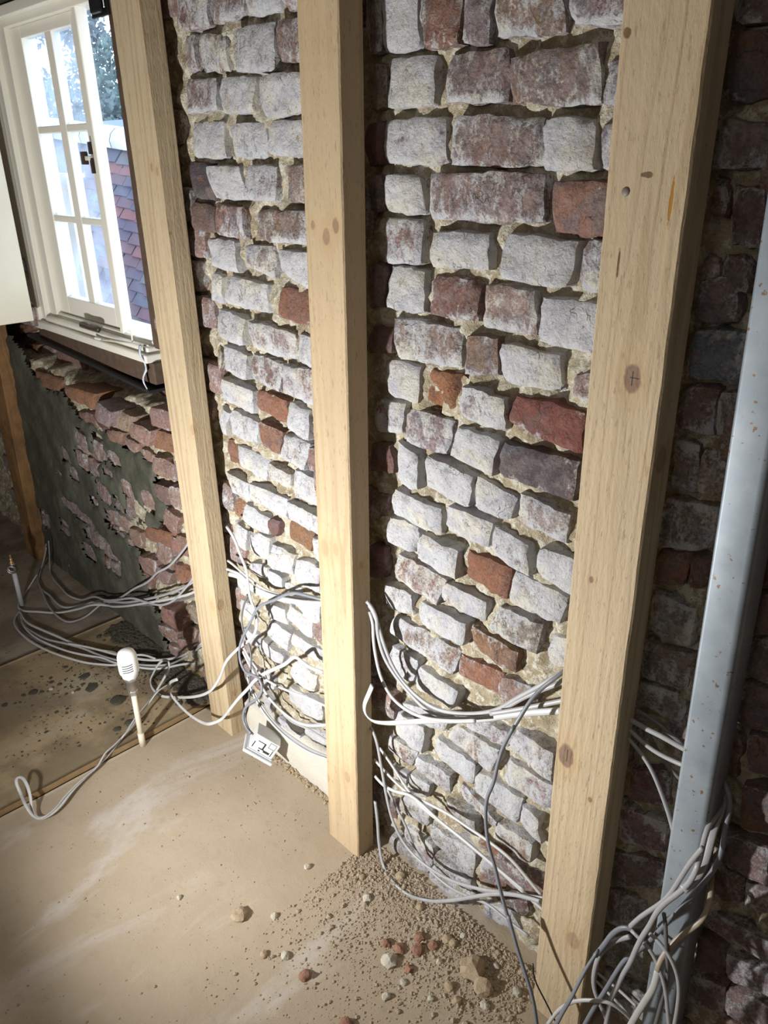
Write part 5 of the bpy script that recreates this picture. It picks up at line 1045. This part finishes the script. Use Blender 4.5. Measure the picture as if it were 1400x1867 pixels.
m2 = make_timber('pine_b', K(o2, [(-1.0452, -0.075, 1.3999, 0.005, 0.6), (-1.0116, -0.075, 1.3831, 0.009, 0.6), (-0.9876, -0.075, 1.401, 0.008, 0.7), (-1.0546, -0.075, 0.7976, 0.013, 0.25), (-1.021, -0.075, 0.8074, 0.009, 0.25), (-1.0855, -0.075, 0.1833, 0.009, 0.35), (-1.014, -0.075, 0.2319, 0.010, 0.35), (-0.985, -0.05, 0.78, 0.011, 0.4)]), (0.48, 0.37, 0.23), (0.36, 0.26, 0.145), 1.7, 105)
s2, O2 = post('second timber post from the window, straight with a cluster of knots high up', (-1.091, -0.985), (-1.050, -0.960), -0.075, -0.025, m2)
o1 = ko((-1.656, -0.551 - 1.0), -0.046, 0.004)
m1 = make_timber('pine_c', K(o1, [(-1.6018, -0.046, 1.4856, 0.006, 0.4), (-1.581, -0.046, 1.4784, 0.006, 0.4), (-1.565, -0.046, 0.9175, 0.009, 0.3), (-1.5717, -0.046, 0.4274, 0.010, 0.2), (-1.556, -0.03, 0.43, 0.011, 0.5), (-1.555, -0.02, 0.14, 0.008, 0.4)]), (0.48, 0.385, 0.25), (0.38, 0.285, 0.17), 3.1, 95)
s1, O1 = post('narrow leaning timber post right of the window', (-1.656, -1.551), (-1.694, -1.581), -0.046, 0.004, m1)
m0 = make_timber('dirty_pine', K((-3.035, 0.01, 0.02), [(-3.03, -0.02, 0.25, 0.012), (-3.0, -0.02, 0.6, 0.01)]), (0.34, 0.185, 0.075), (0.24, 0.12, 0.045), 5.0, 90, 0.75)
post('dirty brown timber post at the far left beyond the dark render', (-3.085, -2.990), (-3.02, -2.80), -0.02, 0.03, m0, 0.018)
nail = lathe('nail', [(0.0001, 0.001), (0.0045, 0.001), (0.0052, 0.0), (0.002, -0.01)][::-1], M['nail'], s3, Vector((-0.486, -0.0722, 1.461)) - O3, 14, True, (0, -1, 0))
# galvanised steel post: a lipped channel with a rounded front corner
def steel_post():
    prof = []
    X0, X1, YF, YB, r, th = 0.0, 0.050, -0.058, -0.012, 0.010, 0.003
    outer = [(X0, YB), (X0, YF + r * .5)] + [(X0 + r * .5 - r * .5 * math.cos(a), YF + r * .5 - r * .5 * math.sin(a)) for a in (0.4, 0.8, 1.2, 1.57)]
    outer += [(X1 - r + r * math.sin(a), YF + r - r * math.cos(a)) for a in (0, .26, .52, .79, 1.05, 1.31, 1.57)] + [(X1, YB)]
    inner = [(min(max(x, X0 + th), X1 - th), max(y, YF + th)) for x, y in outer[::-1]]
    sec = outer + inner; m = len(sec); v, f = [], []; n = 30
    for k in range(n + 1):
        z = 2.275 * k / n; dx = -0.033 * z
        v += [(x + dx, y, z) for x, y in sec]
    for k in range(n):
        for s in range(m): f.append((k * m + s, k * m + (s + 1) % m, (k + 1) * m + (s + 1) % m, (k + 1) * m + s))
    f.append(tuple(range(m))[::-1]); f.append(tuple(n * m + s for s in range(m)))
    o = link('metal_post', mesh('metal_post', v, f, True), M['steel']); o.location = (-0.287, 0, 0)
    return tag(o, 'galvanised grey metal post with rounded corner and rust spots at the right', 'post')
steel_post()

# ---------------------------------------------------------------- radiator tails
trv = thing('radiator_valve', 'white thermostatic radiator valve on an upright cream pipe', 'radiator valve', (-1.699, -0.245, 0.0))
lathe('pipe', [(0.0075, 0.0), (0.0075, 0.19)], M['pipe'], trv, (0, 0, 0), 16)
lathe('pipe_collar', [(0.0088, 0.0), (0.0088, 0.045)], M['pipe'], trv, (0, 0, 0), 16)
lathe('valve_nut', [(0.011, 0.178), (0.0135, 0.181), (0.0135, 0.192), (0.011, 0.195)], M['chrome'], trv, (0, 0, 0), 6, False)
lathe('valve_body', [(0.010, 0.192), (0.0135, 0.197), (0.0135, 0.226), (0.0175, 0.228), (0.0175, 0.239), (0.014, 0.241)], M['chrome'], trv, (0, 0, 0), 18)
hp = [(0.018, 0.238), (0.021, 0.240), (0.022, 0.249), (0.0255, 0.254), (0.0265, 0.266), (0.0264, 0.285), (0.0252, 0.305), (0.021, 0.317), (0.013, 0.3225), (0.004, 0.324)]
head = lathe('thermostat_head', hp, M['valve_white'], trv, (0, 0, 0), 40)
cd = Vector((0.90, -0.43, 0)).normalized()
for k in range(4):
    z = 0.266 + 0.0068 * k; v, f = [], []; n = 10
    for i in range(n + 1):
        a = -0.62 + 1.05 * i / n; d = Vector((cd.x * math.cos(a) - cd.y * math.sin(a), cd.x * math.sin(a) + cd.y * math.cos(a), 0))
        for rr, dz in ((0.0258, -0.0012), (0.0272, -0.0012), (0.0272, 0.0012), (0.0258, 0.0012)): v.append(d * (rr - 0.012 * max(0, z - 0.283) * 3) + Vector((0, 0, z + dz + 0.004 * (i / n))))
    for i in range(n):
        for a in range(4): f.append((i * 4 + a, i * 4 + (a + 1) % 4, i * 4 + 4 + (a + 1) % 4, i * 4 + 4 + a))
    f += [(3, 2, 1, 0), (n * 4, n * 4 + 1, n * 4 + 2, n * 4 + 3)]
    link('vent_slot', mesh('vent_slot', v, f), M['slot'], head)
tail = thing('pipe_tail', 'white plastic pipe tail with a brass topped compression elbow at the far left', 'pipe', (-2.672, -0.202, 0.017))
lathe('pipe', [(0.0085, 0.0), (0.0085, 0.15)], M['pipe_white'], tail, (0, 0, 0), 14)
lathe('elbow_body', [(0.0105, 0.14), (0.013, 0.145), (0.013, 0.178), (0.009, 0.182)], M['chrome'], tail, (0, 0, 0), 14)
d_ = Vector((0.84, -0.54, 0.05))
lathe('socket_ring', [(0.0095, 0.0), (0.015, 0.0), (0.015, 0.026), (0.0105, 0.026), (0.0100, 0.012)], M['chrome'], tail, (0, 0, 0.162), 20, True, d_)
lathe('olive', [(0.0098, 0.0), (0.0098, 0.0135)], M['slot'], tail, Vector((0, 0, 0.162)), 16, True, d_)
lathe('brass_plug', [(0.011, 0.178), (0.011, 0.186), (0.006, 0.188), (0.008, 0.193), (0.008, 0.199), (0.0045, 0.200), (0.0045, 0.212), (0.002, 0.213)], M['brass'], tail, (0, 0, 0), 12)

# ---------------------------------------------------------------- loose socket outlet
sk = thing('socket_outlet', 'loose white socket front hanging upside down from grey flex by the post foot', 'socket', (-1.392, -0.094, 0.092))
E1 = Vector((0.604, 0.547, -0.58)); E2 = Vector((0.246, 0.564, 0.788)); E3 = Vector((-0.758, 0.618, -0.206))
def sbox(name, lo, hi, mat, parent, bevel=0.0):
    bm = bmesh.new(); bm_box(bm, lo, hi, bevel)
    for v in bm.verts: v.co = E1 * v.co.x + E2 * v.co.y + E3 * v.co.z
    if E1.cross(E2).dot(E3) < 0: bmesh.ops.reverse_faces(bm, faces=bm.faces)
    return from_bm(name, bm, mat, parent)
body = sbox('body', (0, 0, 0), (0.072, 0.046, 0.062), M['valve_white'], sk, 0.002)
sbox('face_plate', (-0.009, -0.012, -0.010), (0.080, -0.003, 0.074), M['valve_white'], sk, 0.003)
sbox('gasket', (-0.002, -0.004, -0.002), (0.074, 0.001, 0.066), M['rag'], sk)
sbox('terminal_recess', (0.010, 0.010, -0.0006), (0.032, 0.026, 0.001), M['valve_white'], body)
for lo, hi in (((0.014, 0.030), (0.036, 0.032)), ((0.034, 0.014), (0.038, 0.032)), ((0.024, 0.012), (0.040, 0.015)), ((0.026, 0.005), (0.032, 0.008)), ((0.006, 0.008), (0.0085, 0.026)), ((0.062, 0.006), (0.064, 0.024)), ((0.040, 0.008), (0.058, 0.014))):
    sbox('terminal_slot', (lo[0], lo[1], -0.0008), (hi[0], hi[1], 0.0015), M['slot'], body)
for lo, hi in (((0.046, 0.026), (0.047, 0.042)), ((0.064, 0.026), (0.065, 0.042)), ((0.046, 0.026), (0.065, 0.027)), ((0.046, 0.041), (0.065, 0.042))):
    sbox('cover_outline', (lo[0], lo[1], -0.0006), (hi[0], hi[1], 0.001), M['slot'], body)

# ---------------------------------------------------------------- cables, each its own thing
HW = dict()
for mat_, w_, t_, label_, grp_, pts_ in CABLES:
    o = tube('cable', pts_, w_ * 0.00047, t_ * 0.00047, M['cable_' + mat_], None, 10)
    place(o, pts_[-1]); tag(o, label_, 'cable', grp_)
TAPE = (-1.395, -0.050, 0.478)
tp = box('tape_tab', (-0.014, -0.002, -0.012), (0.014, 0.002, 0.012), plain('masking_tape', (0.72, 0.70, 0.60), 0.7, 0.08), None, 0.0008)
tp.location = TAPE; tp.rotation_euler = (0.1, 0.35, 0.1); tag(tp, 'small cream tape tab holding cables to the flex above the loose socket', 'tape')

# ---------------------------------------------------------------- rubble on the floor
def lump_mesh(r, seed, flat=0.75, sub=2):
    bm = bmesh.new(); bmesh.ops.create_icosphere(bm, subdivisions=sub, radius=1.0)
    for v in bm.verts:
        n = fbm((v.co.x * 0.9 + seed, v.co.y * 0.9, v.co.z * 0.9), 3); n2 = n1(v.co.x * 3 + seed, v.co.y * 3, v.co.z * 3)
        v.co = v.co * (1 + 0.38 * n + 0.12 * n2); v.co.z *= flat; v.co *= r
        if v.co.z < -0.55 * r * flat: v.co.z = -0.55 * r * flat
    me = bpy.data.meshes.new('rubble_lump'); bm.to_mesh(me); bm.free(); return me
LUMPS = [(-1.057,-0.363,0.019,'tan_lump','largest buff stone lying alone on the open floor'),(-0.754,-0.203,0.0175,'lump','rounded off white mortar lump casting a long shadow on the floor'),(-1.001,-0.308,0.0085,'lump','small pale stone just right of the largest buff stone'),(-0.946,-0.378,0.0085,'tan_lump','small tan stone left of a white one on the open floor'),(-0.913,-0.348,0.010,'lump','small white stone right of a tan one on the open floor'),(-0.889,-0.137,0.010,'lump','upright pale stone among the crumbs near the second post'),(-1.05,-0.177,0.008,'lump','small pale stone left of the second post foot'),(-1.189,-0.432,0.006,'lump','tiny white stone farthest left on the open floor'),(-0.62,-0.1,0.025,'tan_lump','biggest tan mortar lump in the rubble by the third post'),(-0.579,-0.115,0.020,'tan_lump','rough tan lump second largest in the rubble by the third post'),(-0.85,-0.346,0.013,'red_lump','flat red brick crumb alone on the open floor'),(-0.719,-0.352,0.012,'red_lump','red brick crumb at the lower edge of the rubble')]
REST = [(-0.699,-0.085,0.012),(-0.684,-0.082,0.011),(-0.679,-0.133,0.011),(-0.701,-0.214,0.011),(-0.938,-0.107,0.010),(-0.875,-0.046,0.012),(-0.629,-0.157,0.012),(-0.526,-0.074,0.012),(-0.589,-0.06,0.011),(-0.653,-0.078,0.010),(-0.705,-0.259,0.009),(-0.668,-0.263,0.009),(-0.555,-0.137,0.011),(-0.973,-0.109,0.008),(-0.679,-0.056,0.010),(-0.79,-0.07,0.010),(-0.64,-0.2,0.010),(-0.6,-0.17,0.009),(-0.56,-0.19,0.008)]
REDS = [(-0.727,-0.145,0.014),(-0.755,-0.171,0.012),(-0.743,-0.122,0.012),(-0.712,-0.187,0.009),(-0.71,-0.116,0.011),(-0.782,-0.181,0.010)]
k_ = 0
def lump(x, y, r, mat, label, group=None):
    global k_; k_ += 1
    me = lump_mesh(r, k_ * 3.7, random.uniform(.6, .85)); me.materials.append(M[mat])
    o = bpy.data.objects.new('rubble_lump', me); COL.objects.link(o)
    o.location = (x, y, heap(x, y) + r * 0.25); o.rotation_euler = (random.uniform(-.15, .15), random.uniform(-.15, .15), random.uniform(0, 6))
    tag(o, label, 'rubble', group)
for x, y, r, m_, l_ in LUMPS: lump(x, y, r, m_, l_)
for x, y, r in REST: lump(x, y, r * random.uniform(.55, 1.1), 'lump' if random.random() < .35 else 'tan_lump', 'small pale mortar lump in the scattered rubble along the wall foot', 'pale rubble along the wall foot')
for x, y, r in REDS: lump(x, y, r, 'red_lump', 'small red brick fragment in the rubble between the last two timber posts', 'red brick fragments in the rubble')
for i, (x, y, r) in enumerate([(-1.911,-0.209,0.023),(-1.791,-0.272,0.012),(-1.795,-0.236,0.013),(-2.131,-0.376,0.014),(-2.025,-0.239,0.018),(-2.047,-0.274,0.008),(-2.143,-0.316,0.008),(-2.096,-0.229,0.016)]):
    me = lump_mesh(r, 50 + i * 2.1, 0.22); me.materials.append(M['mud']); o = bpy.data.objects.new('mortar_blob', me); COL.objects.link(o); o.location = (x, y, 0.018 + r * 0.11)
    if i == 0: tag(o, 'largest dark wet mortar blob, on the stained floor sheet left of the valve', 'mortar')
    else: tag(o, 'small dark mortar blob dropped on the stained floor sheet', 'mortar', 'dark mortar blobs on the stained sheet')
for i, (x, y, r) in enumerate([(-2.289, -0.468, 0.006), (-2.106, -0.332, 0.007), (-2.042, -0.291, 0.005)]):
    me = lump_mesh(r, 80 + i, 0.6); me.materials.append(M['lump']); o = bpy.data.objects.new('plaster_chip', me); COL.objects.link(o); o.location = (x, y, 0.019 + r * 0.3)
    tag(o, ('white plaster chip farthest left on the stained floor sheet', 'white plaster chip beside the dark blobs at the middle of the stained sheet', 'white plaster chip nearest the valve head on the stained sheet')[i], 'chip')
ICO = bmesh.new(); bmesh.ops.create_icosphere(ICO, subdivisions=1, radius=1.0)
icov = [v.co.copy() for v in ICO.verts]; icof = [tuple(v.index for v in f.verts) for f in ICO.faces]; ICO.free()
def scatter(name, spots, mat, label, cat):
    v, f = [], []
    for x, y, z, r, fl in spots:
        b = len(v); a = random.uniform(0, 6.28); ca, sa = math.cos(a), math.sin(a); sx, sy = random.uniform(.7, 1.3), random.uniform(.7, 1.3)
        for c in icov:
            q = random.uniform(.75, 1.2) * r
            px_, py_ = c.x * sx * q, c.y * sy * q
            v.append((x + px_ * ca - py_ * sa, y + px_ * sa + py_ * ca, z + c.z * q * fl))
        f += [tuple(b + k for k in t) for t in icof]
    o = stuff(link(name, mesh(name, v, f), M[mat])); tag(o, label, cat); return o
sp = []
for _ in range(12000):
    x = random.uniform(-1.0, -0.35); d = random.expovariate(1 / 0.10); y = -0.015 - d
    if d > 0.5 or (x > -0.5 and -0.11 < y): continue
    r = min(0.0065, 0.0007 + random.expovariate(1 / 0.0008)); sp.append((x, y, heap(x, y) + r * .35, r, .8))
scatter('grit', sp, 'grit', 'crumbled mortar and grit swept along the foot of the wall', 'grit')
sp = []
for _ in range(1500):
    x = random.uniform(EDGE + .03, -0.3); y = -random.random() ** 1.5 * 1.1 - 0.02
    if y < -1.0: continue
    r = min(0.004, 0.0007 + random.expovariate(1 / 0.0007)); sp.append((x, y, heap(x, y) + r * .3, r, .7))
for _ in range(500):
    x = random.uniform(-1.5, -1.0); y = random.uniform(-0.02, 0.004); r = min(0.006, 0.001 + random.expovariate(1 / 0.0016)); sp.append((x, y, r * .3, r, .8))
scatter('floor_crumbs', sp, 'tan_lump', 'tiny crumbs speckled over the dusty floor sheet', 'crumbs')
sp = []
for _ in range(1500):
    x = random.uniform(-2.32, EDGE - .02); y = -abs(random.gauss(0, 0.22)) - 0.01
    if n1(x * 5, y * 5, 7) < -0.05: continue
    r = min(0.008, 0.001 + random.expovariate(1 / 0.0016)); sp.append((x, y, 0.018 + r * .1, r, .35))
for _ in range(1400):
    x = random.uniform(-2.3, -1.72); y = random.gauss(-0.01, 0.03)
    if y > 0.02: continue
    r = random.uniform(.004, .014); sp.append((x, y, 0.018, r, .5))
scatter('mortar_spatter', sp, 'mud', 'dark wet mortar droppings spattered over the stained floor sheet by the wall', 'mortar')
